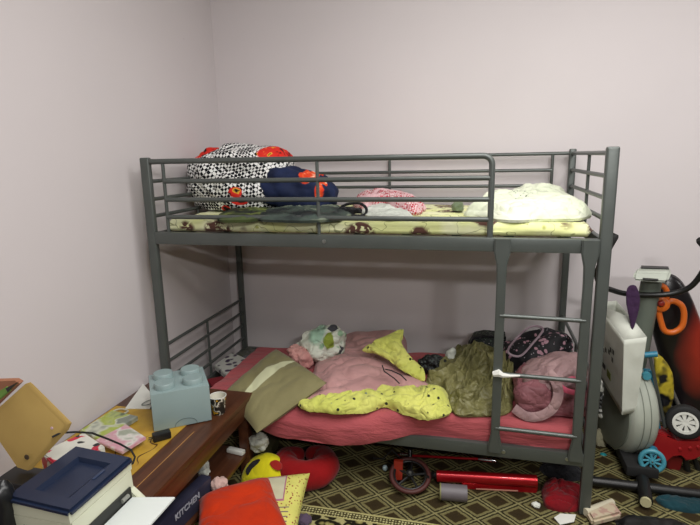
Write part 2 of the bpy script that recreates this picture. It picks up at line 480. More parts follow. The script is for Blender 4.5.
# ================================================================ UPPER BUNK
def mattress(x0, x1, y0f, y0b, z0, z1, over=None, puff=.012, seed=1, skew=0, skewb=0, nx=90, ny=36, xfn=None):
    b = bmesh.new(); uvl = None
    def P(u, v, top):
        x = x0 + (x1 - x0) * u; y = y0f + (y0b - y0f) * v + skew * (1 - u)
        return x, y
    prof = []  # cross profile round the section in (v, z)
    K = 10; r = min(.03, (z1 - z0) * .48)
    sec = []
    n = ny
    for i in range(n + 1): sec.append((r + (1 - 0) * 0 + (abs(y0b - y0f) - 2 * r) * i / n, 'top'))
    hh = abs(y0b - y0f); ring = []
    for i in range(n + 1): ring.append((r + (hh - 2 * r) * i / n, z1, 1))
    for k in range(1, K): a = PI / 2 * k / K; ring.append((hh - r + r * math.sin(a), z1 - r + r * math.cos(a), 1))
    ring.append((hh, (z0 + z1) / 2, 0))
    for k in range(1, K): a = PI / 2 * k / K; ring.append((hh - r + r * math.cos(a), z0 + r - r * math.sin(a), 0))
    for i in range(n + 1): ring.append((hh - r - (hh - 2 * r) * i / n, z0, 0))
    for k in range(1, K): a = PI / 2 * k / K; ring.append((r - r * math.sin(a), z0 + r - r * math.cos(a), 0))
    ring.append((0, (z0 + z1) / 2, 0))
    for k in range(1, K): a = PI / 2 * k / K; ring.append((r - r * math.cos(a), z1 - r + r * math.sin(a), 1))
    rows = []
    for i in range(nx + 1):
        u = i / nx; x = x0 + (x1 - x0) * u; e = min(1, (x - x0) / r, (x1 - x) / r); row = []
        sh = math.sqrt(max(0, 1 - (1 - e) ** 2)) * .97 + .03
        for (yy, z, tp) in ring:
            ym = hh / 2; y = y0f + ym + (yy - ym) * (1 - (1 - sh) * .05) + (skew + (skewb - skew) * yy / hh) * (1 - u)
            zz = (z0 + z1) / 2 + (z - (z0 + z1) / 2) * sh
            if tp: zz += puff * ridge(V((x * 3, y * 4, 0)), seed, 2) * .5
            else: zz = zz
            if zz > z0 + .02: y += (1 if yy > ym else -1) * puff * .5 * noise.noise(V((x * 6, zz * 12, seed))) * (1 if (yy < r * 1.1 or yy > hh - r * 1.1) else 0)
            if over: y, zz = over(x, y, zz)
            row.append(b.verts.new((x, y, zz)))
        rows.append(row)
    N = len(ring)
    for A, B in zip(rows, rows[1:]):
        for j in range(N): b.faces.new((A[j], A[(j + 1) % N], B[(j + 1) % N], B[j]))
    b.faces.new(rows[0]); b.faces.new(rows[-1][::-1])
    return b
thing('upper_mattress', mattress(.055, 1.965, .03, .855, 1.206, 1.262, seed=3, puff=.014), 'matt_top',
      'thin yellow flowered mattress on the upper bunk', 'mattress')
ZU = 1.272
# checkered comforter ----------------------------------------------------------
def checker():
    k = NM('black_white_check_with_red_cars'); p = k.warp(k.pos(), .06, 4); q = p
    r = k.mapping(q, (1, 1, 1), (math.radians(38), math.radians(33), math.radians(25)))
    c = k.new('ShaderNodeTexChecker'); k.l.new(r, c.inputs[0]); c.inputs['Scale'].default_value = 64
    c.inputs['Color1'].default_value = lin('#e2e2e0'); c.inputs['Color2'].default_value = lin('#15161b')
    col = c.outputs[0]
    pn = k.noise(k.pos(), 20, 2)
    redc = k.ramp(pn, [(.36, '#1b1718'), (.42, '#cf2b22'), (.62, '#d8342a'), (.66, '#e8b23a'), (.72, '#20191a')])
    for (px, py, yy, rd, sc) in ((208, 150, .52, .10, (1, .5, 1.9)), (278, 154, .55, .10, (1, .5, 2.2)), (200, 152, .6, .08, (1, .4, 1.5)), (237, 192, .36, .035, (1, .3, 1.2)), (221, 211, .3, .035, (1, .3, 1.2)), (239, 201, .34, .035, (.8, .3, 1.4))):
        col = k.mix(k.spot(k.pos(), at(px, py, y=yy), rd, .1, sc), col, redc)
    return k.fin(col, .85, 0, k.noise(k.warp(k.pos(), .1, 6), 12, 4), .35, .02, spec=.2)
M['check'] = checker()
cb = bundle(at(243, 180, y=.56), (.30, .23, .195), rotz(8), .03, 5., 4, 6, 2.6, floor=ZU, aniso=(1, .8, 1.3), lump=.16)
thing('checkered_comforter', cb, 'check', 'balled black and white checkered comforter with red car prints on the upper bunk', 'comforter')
def navy():
    k = NM('navy_with_orange_print'); col = k.mix(k.step(k.noise(k.pos(), 8), .4, .6), '#1c2748', '#141d38')
    org = k.ramp(k.noise(k.pos(), 30, 2), [(.4, '#cf3a1c'), (.55, '#e4572a'), (.66, '#e9c9b0')])
    for (px, py, rd, sc) in ((312, 176, .05, (1, .3, 1.0)), (325, 190, .05, (1.6, .3, .8)), (303, 187, .03, (1, .3, 1.6))):
        col = k.mix(k.spot(k.warp(k.pos(), .03, 18), at(px, py, y=.48), rd, .1, sc), col, org)
    return k.fin(col, .8, 0, k.noise(k.warp(k.pos(), .1, 6), 14, 4), .3, .02, spec=.25)
M['navy'] = navy()
thing('navy_blanket', bundle(at(297, 190, y=.50), (.225, .16, .112), rotz(0) @ Matrix.Rotation(math.radians(14), 3, 'Y'), .018, 7., 9, 5, 2.6, floor=ZU), 'navy',
      'navy blue blanket with orange print rolled up beside the checkered comforter', 'blanket')
# green and grey garments in front
def hx(px, py, z=ZU): return at(px, py, z=z)
def ringpx(pts, z, ymax=.83):
    o = []
    for a, b in pts:
        p = at(a, b, z=z)
        if p.y > ymax: p = at(a, b, y=ymax)     # rises against the wall side
        o.append(p)
    return o
def two(name, a, b_, c_, sc=6):
    k = NM(name); p = k.warp(k.pos(), .1, 6)
    col = k.ramp(k.noise(p, sc, 2), [(.38, a), (.47, b_), (.55, b_), (.6, c_)])
    return k.fin(col, .75, 0, k.noise(p, 16, 4), .4, .02, spec=.3)
M['swamp'] = two('grey_green_cloth', '#23292a', '#3d4842', '#6c7565')
M['greenc'] = fabric('bright_green_cloth', '#1f5a3a')
M['blackc'] = fabric('black_cloth', '#17171a', '#222226', wr=18, bs=.5)
thing('grey_green_garment', heap(ringpx([(258, 219), (270, 211), (300, 207), (328, 206), (350, 211), (346, 218), (318, 221), (285, 221)], ZU), .028, .014, 12, 3, 30, 110, aniso=(1, 2, 1), base=ZU), 'swamp',
      'crumpled grey green garment lying at the front of the upper mattress', 'garment')
thing('dark_green_cloth', heap(ringpx([(218, 220), (226, 212), (250, 208), (272, 209), (276, 215), (262, 219), (240, 221)], ZU), .018, .010, 12, 5, 24, 90, base=ZU), two('olive_green_cloth', '#20261f', '#44502c', '#6f7a3c', 9),
      'dark olive cloth under the checkered comforter on the upper bunk', 'cloth')
m = bundle(at(349, 211, y=.26), (.06, .05, .02), None, .012, 14, 5, 4, 2.2, floor=ZU)
bag = empty('black_strap_bag', at(349, 219, z=ZU), 'small black bag with a loop strap on the upper mattress', 'bag')
obj('pouch', m, 'blackc', bag)
obj('strap', MB().tube(catmull([at(345, 205, y=.25), at(358, 203, y=.22), at(366, 208, y=.20), at(364, 215, y=.20), at(350, 215, y=.2), at(340, 210, y=.23)], 36), .007, 8, True), 'blackc', bag)
def gingham():
    k = NM('red_white_gingham'); p = k.mapping(k.warp(k.pos(), .03, 9), (1, 1, 1), (.5, .4, .6)); s = k.sep(p)
    c = k.new('ShaderNodeTexChecker'); k.l.new(p, c.inputs[0]); c.inputs['Scale'].default_value = 95
    c.inputs['Color1'].default_value = lin('#d9c3c3'); c.inputs['Color2'].default_value = lin('#b02a3c')
    col = k.mix(k.step(k.noise(k.pos(), 9), .48, .54), c.outputs[0], '#d8b2b6')
    return k.fin(col, .9, 0, k.noise(p, 18, 4), .3, .02, spec=.2)
M['ging'] = gingham(); M['whitec'] = fabric('white_cotton', '#d5d8cf', '#bfc4ba', bs=.5)
thing('gingham_scarf', heap(ringpx([(352, 205), (360, 197), (378, 194), (398, 196), (416, 201), (426, 209), (418, 214), (400, 212), (380, 208), (364, 209)], ZU), .055, .02, 11, 6, 30, 120, aniso=(1, 1.6, 1), base=ZU), 'ging',
      'red and white gingham headscarf crumpled on the upper bunk', 'scarf')
thing('white_shirt', heap(ringpx([(362, 213), (372, 205), (388, 207), (402, 212), (414, 217), (402, 219), (380, 218)], ZU), .025, .012, 14, 7, 22, 90, base=ZU), 'whitec',
      'white shirt peeking out below the red gingham scarf', 'shirt')
def mint():
    k = NM('pale_mint_quilt'); p = k.pos()
    col = k.mix(k.step(k.noise(p, 5, 2), .4, .6), '#e0e4cf', '#d4dbc2')
    sp = k.math('MULTIPLY', k.step(k.voro(p, 60), .25, .18), k.spot(p, at(525, 201, y=.42), .09, .2, (1, .5, 1)))
    col = k.mix(sp, col, '#39463c')
    return k.fin(col, .85, 0, k.crease(p, 9), .7, .014, spec=.2, sheen=.1)
M['mint'] = mint()
cr = [(462, 216), (474, 212), (500, 203), (530, 196), (560, 197), (580, 207), (590, 215), (578, 219), (545, 220), (515, 221), (488, 219)]
qc = at(527, 208, z=ZU)
lm = [(*at(530, 203, z=ZU).xy, .16, .03), (*at(490, 210, z=ZU).xy, .11, .03)]
thing('mint_quilt', heap(ringpx(cr, ZU), .07, .026, 7, 12, 60, 220, aniso=(1, 1.5, 1), lumps=lm, base=ZU, sharp=.6), 'mint',
      'pale mint quilt bunched up at the right end of the upper bunk', 'quilt')
M['lining'] = fabric('grey_green_lining', '#6f7d62')
m = bundle(at(458, 208, y=.45), (.03, .05, .038), None, .008, 14, 5, 4, 2.2, floor=ZU)
thing('grey_green_beanie', m, 'lining', 'small grey green knitted hat beside the mint quilt', 'hat')

# ================================================================ LOWER BUNK
def over(x, y, z):
    if y < .12:
        f = math.exp(-((x - .82) / .37) ** 4) * min(1, (.12 - y) / .12)
        y -= .10 * f; z -= .008 * f * f
    if y < -.012:
        k = min(1, (-.012 - y) / .1)
        z -= k * .045
        z += .01 * noise.noise(V((x * 5, 0, 3))) * k
    return y, z
def pinkm():
    k = NM('coral_red_sheet'); p = k.pos()
    col = k.mix(k.step(k.noise(p, 6, 3), .3, .7), '#ab5256', '#9d4a50')
    w = k.noise(k.mapping(k.warp(p, .1, 4), (3, 14, 14)), 1.6, 4, .6)
    return k.fin(col, .8, 0, w, .7, .02, spec=.25, sheen=.1)
M['coral'] = pinkm()
thing('lower_mattress', mattress(.19, 1.968, .006, .835, .274, .395, over=over, seed=8, puff=.02, skew=-.005, skewb=-.175), 'coral',
      'thick mattress in a coral red sheet on the lower bunk', 'mattress')
ZL = .405
# olive pillow
def olivep():
    k = NM('olive_pillowcase_with_cream_band'); u = k.sep(k.uv())
    col = k.mix(k.step(k.noise(k.pos(), 5), .35, .65), '#86805a', '#7a7450')
    hi = k.math('ADD', k.math('MULTIPLY', k.math('MULTIPLY', u[0], k.math('SUBTRACT', 1., u[0])), .80), .50)
    msk = k.math('MULTIPLY', k.step(u[1], .515, .525), k.step(k.math('SUBTRACT', hi, u[1]), 0., .012))
    col = k.mix(msk, col, '#c9cba6')
    return k.fin(col, .75, 0, k.noise(k.warp(k.pos(), .1, 5), 9, 4), .35, .02, spec=.3, sheen=.1)
M['olivep'] = olivep()
pl = pillow(at(257, 433, y=-.185), at(327, 383, z=.49), at(276, 349, z=.48), at(224, 393, y=.03), .10, 44, .012, 3, pinch=.01, nrm=(0, -.1, 1))
pil = thing('olive_pillow', pl, 'olivep', 'olive pillow with a cream band hanging over the left corner of the lower mattress', 'pillow')
# duvet pink with yellow underside
M['pink'] = fabric('dusty_pink_cotton', '#bd9290', '#b08584', wr=9, bs=.55)
M['yellowd'] = dotfab('yellow_speckled_cotton', '#cdce6e', '#c2c662', '#20241c', 24, .20, '#7f8f80')
duv = empty('pink_duvet', at(345, 390, z=ZL), 'rumpled pink duvet with a yellow speckled underside on the lower bunk', 'duvet')
rp = [(300, 402), (312, 380), (318, 358), (335, 342), (352, 334), (378, 331), (400, 332), (408, 345), (402, 365), (412, 380), (432, 392), (428, 401), (395, 402), (360, 405), (325, 408)]
lm = [(*at(350, 376, z=ZL).xy, .18, .04), (*at(405, 390, z=ZL).xy, .1, .02)]
obj('pink_side', heap(ringpx(rp, ZL), .045, .022, 6, 21, 64, 240, lumps=lm, base=ZL - .012, sharp=.5), 'pink', duv)
ry = [(299, 404), (318, 400), (340, 397), (363, 393), (388, 389), (411, 387), (430, 386), (440, 388), (449, 398), (450, 412), (436, 418), (417, 416), (395, 409), (382, 406), (362, 411), (340, 413), (318, 411), (303, 408)]
lm = [(*at(436, 403, z=ZL).xy, .07, .045), (*at(405, 402, z=ZL).xy, .05, .02)]
obj('turned_back_yellow_edge', heap(ringpx(ry, ZL + .008), .04, .022, 9, 22, 54, 260, aniso=(1.3, 1, 1), lumps=lm, base=ZL - .01, sharp=.5), 'yellowd', duv, label='yellow speckled turned back edge')
def strip(path, widths, dirv, fold, seed, n=60, w=14, freq=9, th=.02):
    """a folded flap: a ridge of cloth following a path"""
    P = [V(p) for p in path]; R = []
    for i in range(n + 1):
        t = i / n * (len(P) - 1); k = min(int(t), len(P) - 2); f = t - k
        p0, p1, p2, p3 = P[max(k - 1, 0)], P[k], P[k + 1], P[min(k + 2, len(P) - 1)]
        p = .5 * ((2 * p1) + (p2 - p0) * f + (2 * p0 - 5 * p1 + 4 * p2 - p3) * f * f + (3 * p1 - p0 - 3 * p2 + p3) * f ** 3)
        R.append((p, widths[k] * (1 - f) + widths[k + 1] * f))
    b = bmesh.new(); rows = []; D = V(dirv).normalized()
    for i, (p, wd) in enumerate(R):
        row = []
        for j in range(w * 2):
            a = 2 * PI * j / (w * 2)
            q = p + D * math.cos(a) * wd + V((0, 0, 1)) * math.sin(a) * min(wd * .55, th * 2.2) * (1 + .3 * math.sin(i * .4))
            q += V((0, .3, 1)) * fold * ridge(q * freq, seed)
            row.append(b.verts.new(q))
        rows.append(row)
    for A, B in zip(rows, rows[1:]):
        for j in range(w * 2): b.faces.new((A[j], A[(j + 1) % (w * 2)], B[(j + 1) % (w * 2)], B[j]))
    b.faces.new(rows[0]); b.faces.new(rows[-1][::-1]); return b
fy = [(362, 349), (380, 338), (402, 328), (401, 341), (410, 356), (423, 368), (424, 380), (414, 377), (402, 371), (388, 360), (372, 353)]
fp = [at(a, b_, y=.42 - (b_ - 331) * .0045) for a, b_ in fy]
def flap(pts, th, fold, seed, dirn=(-.1, -.6, .6), nr=24, nt=120, freq=9):
    b = bmesh.new(); R = catmull(pts, nt); c = sum(R, V()) / nt; dn = V(dirn).normalized(); rows = []
    for sg in (1, -1):
        rr_ = [[b.verts.new(c + dn * sg * th)]]
        for i in range(1, nr + 1):
            s = i / nr
            rr_.append([b.verts.new(c.lerp(p, s) + dn * (sg * th * max(0, 1 - s ** 3) ** .5 + fold * ridge(c.lerp(p, s) * freq, seed))) for p in R])
        for j in range(nt): b.faces.new((rr_[0][0], rr_[1][j], rr_[1][(j + 1) % nt]))
        for A, B in zip(rr_[1:], rr_[2:]):
            for j in range(nt): b.faces.new((A[j], B[j], B[(j + 1) % nt], A[(j + 1) % nt]))
    bmesh.ops.remove_doubles(b, verts=b.verts[:], dist=.0004)
    return b
obj('yellow_flap', flap(fp, .016, .026, 31, nr=34, nt=180, freq=11), 'yellowd', duv, label='yellow speckled corner folded upright')
m = MB()
for pts in ([(383, 366), (385, 372), (395, 379), (400, 384)], [(386, 370), (392, 371), (402, 376), (407, 381)]):
    m.tube([at(a, b_, y=.2 - (b_ - 366) * .006) + V((0, -.02, .012)) for a, b_ in pts], .003, 6)
thing('hair_band', m, 'blackc', 'thin dark hair band lying on the pink duvet', 'hair band')
# white bundle
def printed():
    k = NM('white_cloth_green_grey_print'); p = k.pos(); q = k.warp(p, .05, 12)
    col = k.mix(k.step(k.noise(p, 6), .4, .6), '#d9ddd0', '#cdd3c4')
    col = k.mix(k.step(k.noise(q, 13, 1), .63, .66), col, '#46464c')
    col = k.mix(k.step(k.noise(k.mapping(q, loc=(3, 1, 2)), 11, 1), .62, .65), col, '#8fae90')
    col = k.mix(k.spot(q, at(329, 341, y=.42), .035, .1, (1, .4, .8)), col, '#8a9a3e')
    col = k.mix(k.spot(p, at(318, 334, y=.45), .06, .4, (1, .4, 1)), col, '#9fc0aa')
    col = k.mix(k.spot(q, at(303, 356, y=.4), .06, .15, (1, .3, 1.1)), col, '#b06668')
    return k.fin(col, .85, 0, k.crease(p, 13), .7, .012, spec=.2)
M['printed'] = printed()
thing('printed_cloth_bundle', bundle(at(323, 344, y=.50), (.145, .12, .105), Matrix.Rotation(math.radians(-20), 3, 'Y'), .02, 6, 15, 5, 2.1, floor=ZL + .0, lump=.16), 'printed',
      'white cloth bundle with green and grey prints on the lower bunk', 'cloth')
thing('rose_cloth', bundle(at(301, 356, y=.38), (.08, .06, .045), Matrix.Rotation(math.radians(35), 3, 'Y'), .018, 11, 33, 4, 2.1, floor=ZL), fabric('rose_cloth_fabric', '#b87270', '#c99690', bs=.5),
      'crumpled rose red cloth against the printed white bundle', 'cloth')
def lacep():
    k = NM('black_lace'); p = k.pos()
    c = k.mix(k.step(k.voro(p, 70), .3, .45), '#3c4440', '#0b0c0e')
    return k.fin(c, .6, 0, k.voro(p, 70), .6, .01)
M['lace'] = lacep()
thing('black_lace_scrunchie', bundle(at(432, 365, y=.45), (.08, .05, .05), None, .022, 16, 17, 5, 2.1, floor=ZL), 'lace',
      'black lacy bundle between the yellow flap and the olive satin cloth', 'cloth')
thing('tissue', bundle(at(451, 354, y=.5), (.026, .02, .035), Matrix.Rotation(.4, 3, 'Y'), .01, 20, 18, 3, 2.6), 'whitec',
      'crumpled white tissue standing on the olive satin cloth', 'tissue')
# olive satin
def satin():
    k = NM('olive_satin'); p = k.pos()
    col = k.mix(k.step(k.noise(p, 6, 3), .35, .65), '#848052', '#66633f')
    return k.fin(col, .5, 0, k.crease(p, 13), .9, .014, spec=.45)
M['satin'] = satin()
rs = [(424, 383), (440, 368), (452, 352), (475, 348), (495, 350), (508, 365), (514, 385), (512, 408), (498, 416), (475, 416), (455, 415), (446, 402), (438, 388)]
lm = [(*at(480, 372, z=ZL).xy, .14, .05), (*at(500, 380, z=ZL).xy, .1, .03)]
def rid(px, z, w, h):
    P_ = [at(a, b_, z=z) for a, b_ in px]; P_ = spl2(P_)
    return (P_, w * .6, h * 1.0)
SR = [rid(p_, ZL + .0, w_, h_) for p_, w_, h_ in (
    ([(426, 383), (445, 385), (460, 375), (470, 362), (478, 352)], .022, .035),
    ([(448, 396), (462, 386), (470, 372), (485, 362), (498, 368), (500, 384), (490, 396)], .013, .032),
    ([(462, 398), (468, 388), (476, 378), (486, 378), (488, 388), (480, 396), (472, 394)], .011, .03),
    ([(452, 402), (466, 410), (484, 404), (496, 392), (502, 376)], .014, .03),
    ([(458, 412), (478, 418), (496, 412), (508, 398), (512, 380)], .014, .03),
    ([(484, 358), (496, 356), (508, 366), (510, 384)], .014, .028),
    ([(498, 404), (506, 392), (506, 376)], .010, .03),
    ([(440, 376), (452, 366), (462, 354)], .012, .025))]
thing('olive_satin_cloth', heap(ringpx(rs, ZL), .06, .026, 9, 41, 110, 360, aniso=(1.2, .8, 1), lumps=lm, base=ZL, sharp=.5, ridges=SR), 'satin',
      'shiny olive satin cloth heaped beside the ladder on the lower bunk', 'cloth')
# suitcase edge and dark bag behind
def darkbag(name, scale, spots, base='#15161c', thr=.45):
    k = NM(name); p = k.warp(k.pos(), .05, 12)
    col = k.mix(k.step(k.voro(p, scale), thr * .75, thr * .6), base, spots)
    col = k.mix(k.step(k.voro(k.mapping(p, loc=(.4, 0, .1)), scale * 1.7), .2, .12), col, '#a9a0a8')
    return k.fin(col, .7, 0, k.noise(p, 20, 3), .3, .01)
M['speck'] = darkbag('dark_green_speckled_canvas', 45, '#4c5a4c', '#1b2220')
sb = empty('dark_green_case', at(478, 352, y=.78), 'dark green speckled fabric case against the wall behind the satin cloth', 'case')
pc = [at(466, 372, y=.70), at(468, 348, y=.70), at(474, 338, y=.70), at(484, 336, y=.70), at(506, 338, y=.70), at(506, 374, y=.70)]
obj('body', MB().prism(pc, (0, .12, 0), .012, 3), 'speck', sb)
obj('piping', MB().tube([p + V((0, -.004, 0)) for p in pc[:5]], .007, 8), 'blackc', sb)
M['floralbag'] = darkbag('black_floral_fabric', 30, '#b58a98', '#131218')
fb = empty('black_floral_bag', at(530, 365, y=.62), 'black bag with pink and white floral print at the head of the lower bunk', 'bag')
obj('body', bundle(at(533, 355, y=.62), (.2, .13, .105), Matrix.Rotation(math.radians(-24), 3, 'Y'), .016, 8, 12, 5, 2.8, floor=ZL), 'floralbag', fb)
m = MB()
for o_ in (0, .03):
    m.tube(catmull([at(508, 352, y=.46 + o_), at(515, 340, y=.45 + o_), at(530, 327, y=.47 + o_), at(543, 329, y=.48 + o_), at(533, 343, y=.44 + o_), at(520, 356, y=.44 + o_)], 40), .0035, 8, True, sx=1.6, sy=.7)
obj('handle', m, plain('mauve_strap', '#93808a', .8), fb, label='mauve piped handle')
# pink backpack
def bp(name, c, c2):
    k = NM(name); p = k.pos(); return k.fin(k.mix(k.step(k.noise(p, 7), .35, .65), c, c2), .6, 0, k.crease(p, 14), .6, .01, spec=.35)
M['bp1'] = bp('mauve_pink_nylon', '#8d5a60', '#7d4e54'); M['bp2'] = bp('pale_mauve_quilting', '#a98a8a', '#8f7274'); M['bp3'] = plain('hot_pink_strap', '#c4516b', .55)
bk = empty('pink_backpack', at(545, 410, y=.3), 'dusty pink backpack lying behind the ladder on the lower bunk', 'backpack')
obj('body', bundle(at(550, 391, y=.23), (.16, .15, .125), Matrix.Rotation(math.radians(-8), 3, 'Y'), .010, 9, 5, 5, 3, floor=ZL), 'bp1', bk)
obj('front_pocket', bundle(at(534, 397, y=.085), (.08, .045, .07), Matrix.Rotation(math.radians(-15), 3, 'Y'), .005, 9, 6, 4, 3, floor=ZL), 'bp1', bk)
obj('quilted_top', bundle(at(553, 374, y=.21), (.145, .14, .07), Matrix.Rotation(math.radians(-22), 3, 'Y'), .012, 13, 8, 5, 2.8, floor=ZL), 'bp2', bk, label='paler quilted lid')
def strapband(pts, w, t, up_=(0, -1, .2)): return MB().tube(spl2(pts, 6), 1, 10, sx=t, sy=w, up=up_)
obj('shoulder_strap', strapband([at(a, b_, y=yy) for a, b_, yy in ((548, 372, .06), (556, 382, .045), (558, 396, .04), (552, 409, .035), (540, 416, .03), (526, 416, .03), (514, 408, .05))], .022, .006), 'bp2', bk, label='pale mauve strap')
obj('grab_loop', strapband([at(a, b_, y=yy) for a, b_, yy in ((556, 378, .06), (560, 386, .05), (568, 391, .05), (578, 392, .05), (578, 382, .07), (568, 376, .09))], .012, .004), 'bp3', bk, label='bright pink loop')
# papers at the far left corner of the lower bunk
def pr(name, base, spots, sc=30, extra='#6a6a70', thr=.3):
    k = NM(name); p = k.pos(); q = k.warp(p, .04, 15)
    c = k.mix(k.step(k.voro(q, sc), thr, thr * .7), base, spots)
    c = k.mix(k.step(k.noise(q, sc * .5, 1), .62, .65), c, extra)
    return k.fin(c, .45, 0, k.noise(p, 20), .15, .01)
M['purplepack'] = pr('purple_white_print', '#b9bab4', '#3b2c48', 22, '#2c2434', .42)
M['greypack'] = pr('dark_grey_print', '#55584f', '#2a2c2a', 30)
def slabq(corn, th, bev=.0): return MB().hexa([V(p) - V((0, 0, th)) for p in corn], corn, bev)
zz = .35
thing('purple_packet', slabq([at(214, 365, z=zz), at(228, 376, z=zz), at(246, 358, z=zz + .02), at(232, 352, z=zz + .02)], .03, .004), 'purplepack',
      'white and purple printed packet in the far left corner of the lower bunk', 'packet')
thing('grey_packet', slabq([at(238, 354, z=zz), at(248, 360, z=zz), at(259, 351, z=zz), at(248, 346, z=zz)], .03, .004), 'greypack',
      'dark grey packet beside the back left post', 'packet')
M['redthin'] = plain('dark_red_cover', '#7c1e28', .5)
thing('dark_red_notebook', slabq([at(206, 379, z=.33), at(214, 388, z=.33), at(232, 381, z=.33), at(222, 376, z=.33)], .025, .003), 'redthin',
      'dark red notebook lying between the bed end and the mattress', 'notebook')

# ================================================================ COFFEE TABLE
TX0, TX1, TY0, TY1, TZ = XL + .01, .479, -1.45, -.018, .43
tb = empty('coffee_table', ((TX0 + TX1) / 2, (TY0 + TY1) / 2, .004), 'low dark brown wooden table with a lower shelf against the left wall', 'table')
top = obj('tabletop', MB().box(((TX0 + TX1) / 2, (TY0 + TY1) / 2, TZ - .0125), (TX1 - TX0, TY1 - TY0, .025), bev=.003), 'wood', tb)
ap = .075
obj('apron', MB().box((TX1 - .018, (TY0 + TY1) / 2, TZ - .025 - ap / 2), (.02, TY1 - TY0 - .06, ap), bev=.002), 'wood', tb)
obj('apron', MB().box((TX0 + .018, (TY0 + TY1) / 2, TZ - .025 - ap / 2), (.02, TY1 - TY0 - .06, ap), bev=.002), 'wood', tb)
obj('apron', MB().box(((TX0 + TX1) / 2, TY1 - .022, TZ - .025 - ap / 2), (TX1 - TX0 - .06, .02, ap), bev=.002), 'wood', tb)
for x in (TX0 + .03, TX1 - .034):
    for y in (TY0 + .03, TY1 - .034): obj('leg', MB().box((x, y, TZ / 2 - .0105), (.05, .05, TZ - .03), bev=.004), 'wood', tb)
obj('shelf', MB().box(((TX0 + TX1) / 2, (TY0 + TY1) / 2, .13), (TX1 - TX0 - .04, TY1 - TY0 - .04, .018), bev=.002), 'wood', tb)
obj('inlay_line', MB().box((.394, (TY0 + TY1 - .38) / 2, TZ + .0002), (.0022, TY1 - TY0 - .40, .0012)), plain('ochre_inlay', '#b98a4c', .5), top, label='thin ochre line along the top')
def yel():
    k = NM('yellow_oilcloth_brown_branches'); p = k.pos(); q = k.warp(p, .03, 12)
    c = k.mix(k.step(k.noise(p, 14, 3), .4, .62), '#bb9633', '#ad872c')
    tw = k.math('ABSOLUTE', k.math('SUBTRACT', k.noise(k.mapping(q, (1, .6, 1)), 17, 0), .5))
    rg = k.spot(p, (.24, -.60, TZ), .10, .2, (1, .8, 1))
    c = k.mix(k.math('MULTIPLY', k.step(tw, .03, .02), rg), c, '#4b2c14')
    return k.fin(c, .5, 0, k.noise(p, 30), .2, .004)
M['yel'] = yel()
zc = TZ + .002
thing('yellow_table_cover', MB().box(((TX0 + .335) / 2 + .005, (-.93 - .28) / 2, zc), (.335 - TX0 - .01, .65, .003)), 'yel',
      'yellow oilcloth cover with a brown branch print on the low table', 'table cover')
ZT = TZ + .004
# grey brick-shaped storage box
M['brick'] = plain('grey_blue_plastic', '#8fa3a3', .42, 0, .03, 5)
fl, fr = at(154, 432, z=ZT), at(212, 420, z=ZT)
ux = (fr - fl).normalized(); uy = V((-ux.y, ux.x, 0)); bw = (fr - fl).length
print('brick width', bw)
bh = .165; bd = bw * .93
bc = fl + ux * bw / 2 + uy * bd / 2
Rb = Matrix((ux, uy, V((0, 0, 1)))).transposed()
br = empty('storage_brick', (bc.x, bc.y, ZT), 'grey blue toy brick storage box with four round studs on the table', 'storage box')
obj('drawer_body', MB().box((bc.x, bc.y, ZT + bh / 2), (bw, bd, bh), Rb, .004), 'brick', br)
for i in (-1, 1):
    for j in (-1, 1):
        c = bc + ux * i * bw * .245 + uy * j * bd * .245
        obj('stud', MB().lathe([(0, .026), (bw * .165, .026), (bw * .178, .022), (bw * .18, 0), (0, 0)], (c.x, c.y, ZT + bh - .001), None, 32), 'brick', br)
m = MB(); ac = fl + ux * bw * .55 - uy * .0015
m.tube([ac + ux * .045 * math.cos(t) + V((0, 0, .004 + .03 * math.sin(t))) for t in [PI * k / 14 for k in range(15)]], .0012, 6)
obj('drawer_finger_notch', m, plain('grey_groove', '#5f706f', .6), br)
# cup
cupm = NM('paper_cup_print'); q = cupm.warp(cupm.pos(), .02, 30)
cc = cupm.ramp(cupm.noise(q, 32, 1), [(.40, '#23201c'), (.47, '#5a5348'), (.52, '#d9d6c6'), (.58, '#2c281f'), (.66, '#d7a52a')], 'CONSTANT')
M['cup'] = cupm.fin(cc, .5)
cp = at(220, 424, z=TZ) ; cp = at(219, 413, z=TZ)
cu = empty('paper_cup', (cp.x, cp.y, TZ), 'paper cup with a dark patterned print beside the grey brick box', 'cup')
obj('cup_wall', MB().lathe([(.026, 0), (.0265, .001), (.037, .082), (.0355, .082), (.025, .003), (0, .003)], (cp.x, cp.y, TZ + .001), None, 32), 'cup', cu)
obj('rim', MB().tube([(cp.x + .0365 * math.cos(t), cp.y + .0365 * math.sin(t), TZ + .084) for t in [2 * PI * k / 32 for k in range(32)]], .002, 8, True), 'white', cu, label='white rolled rim')
obj('inner_wall', MB().lathe([(.0352, .083), (.0245, .005), (0, .005)], (cp.x, cp.y, TZ + .001), None, 32), plain('cup_white_inside', '#d8d4c4', .6), cu, label='cream inside')
# adaptor
a0 = at(162, 439, z=ZT); d = ux
ad = empty('power_adaptor', (a0.x, a0.y, ZT), 'small black power adaptor in front of the grey brick box', 'adaptor')
obj('case', MB().box((a0.x, a0.y, ZT + .016), (.07, .036, .03), Rb @ rotz(8), .005), 'black', ad)
for s_ in (-.006, .006): obj('prong', MB().tube([a0 - ux * .034 + uy * s_ + V((0, 0, .014)), a0 - ux * .05 + uy * s_ + V((0, 0, .014))], .002, 8), 'black', ad)
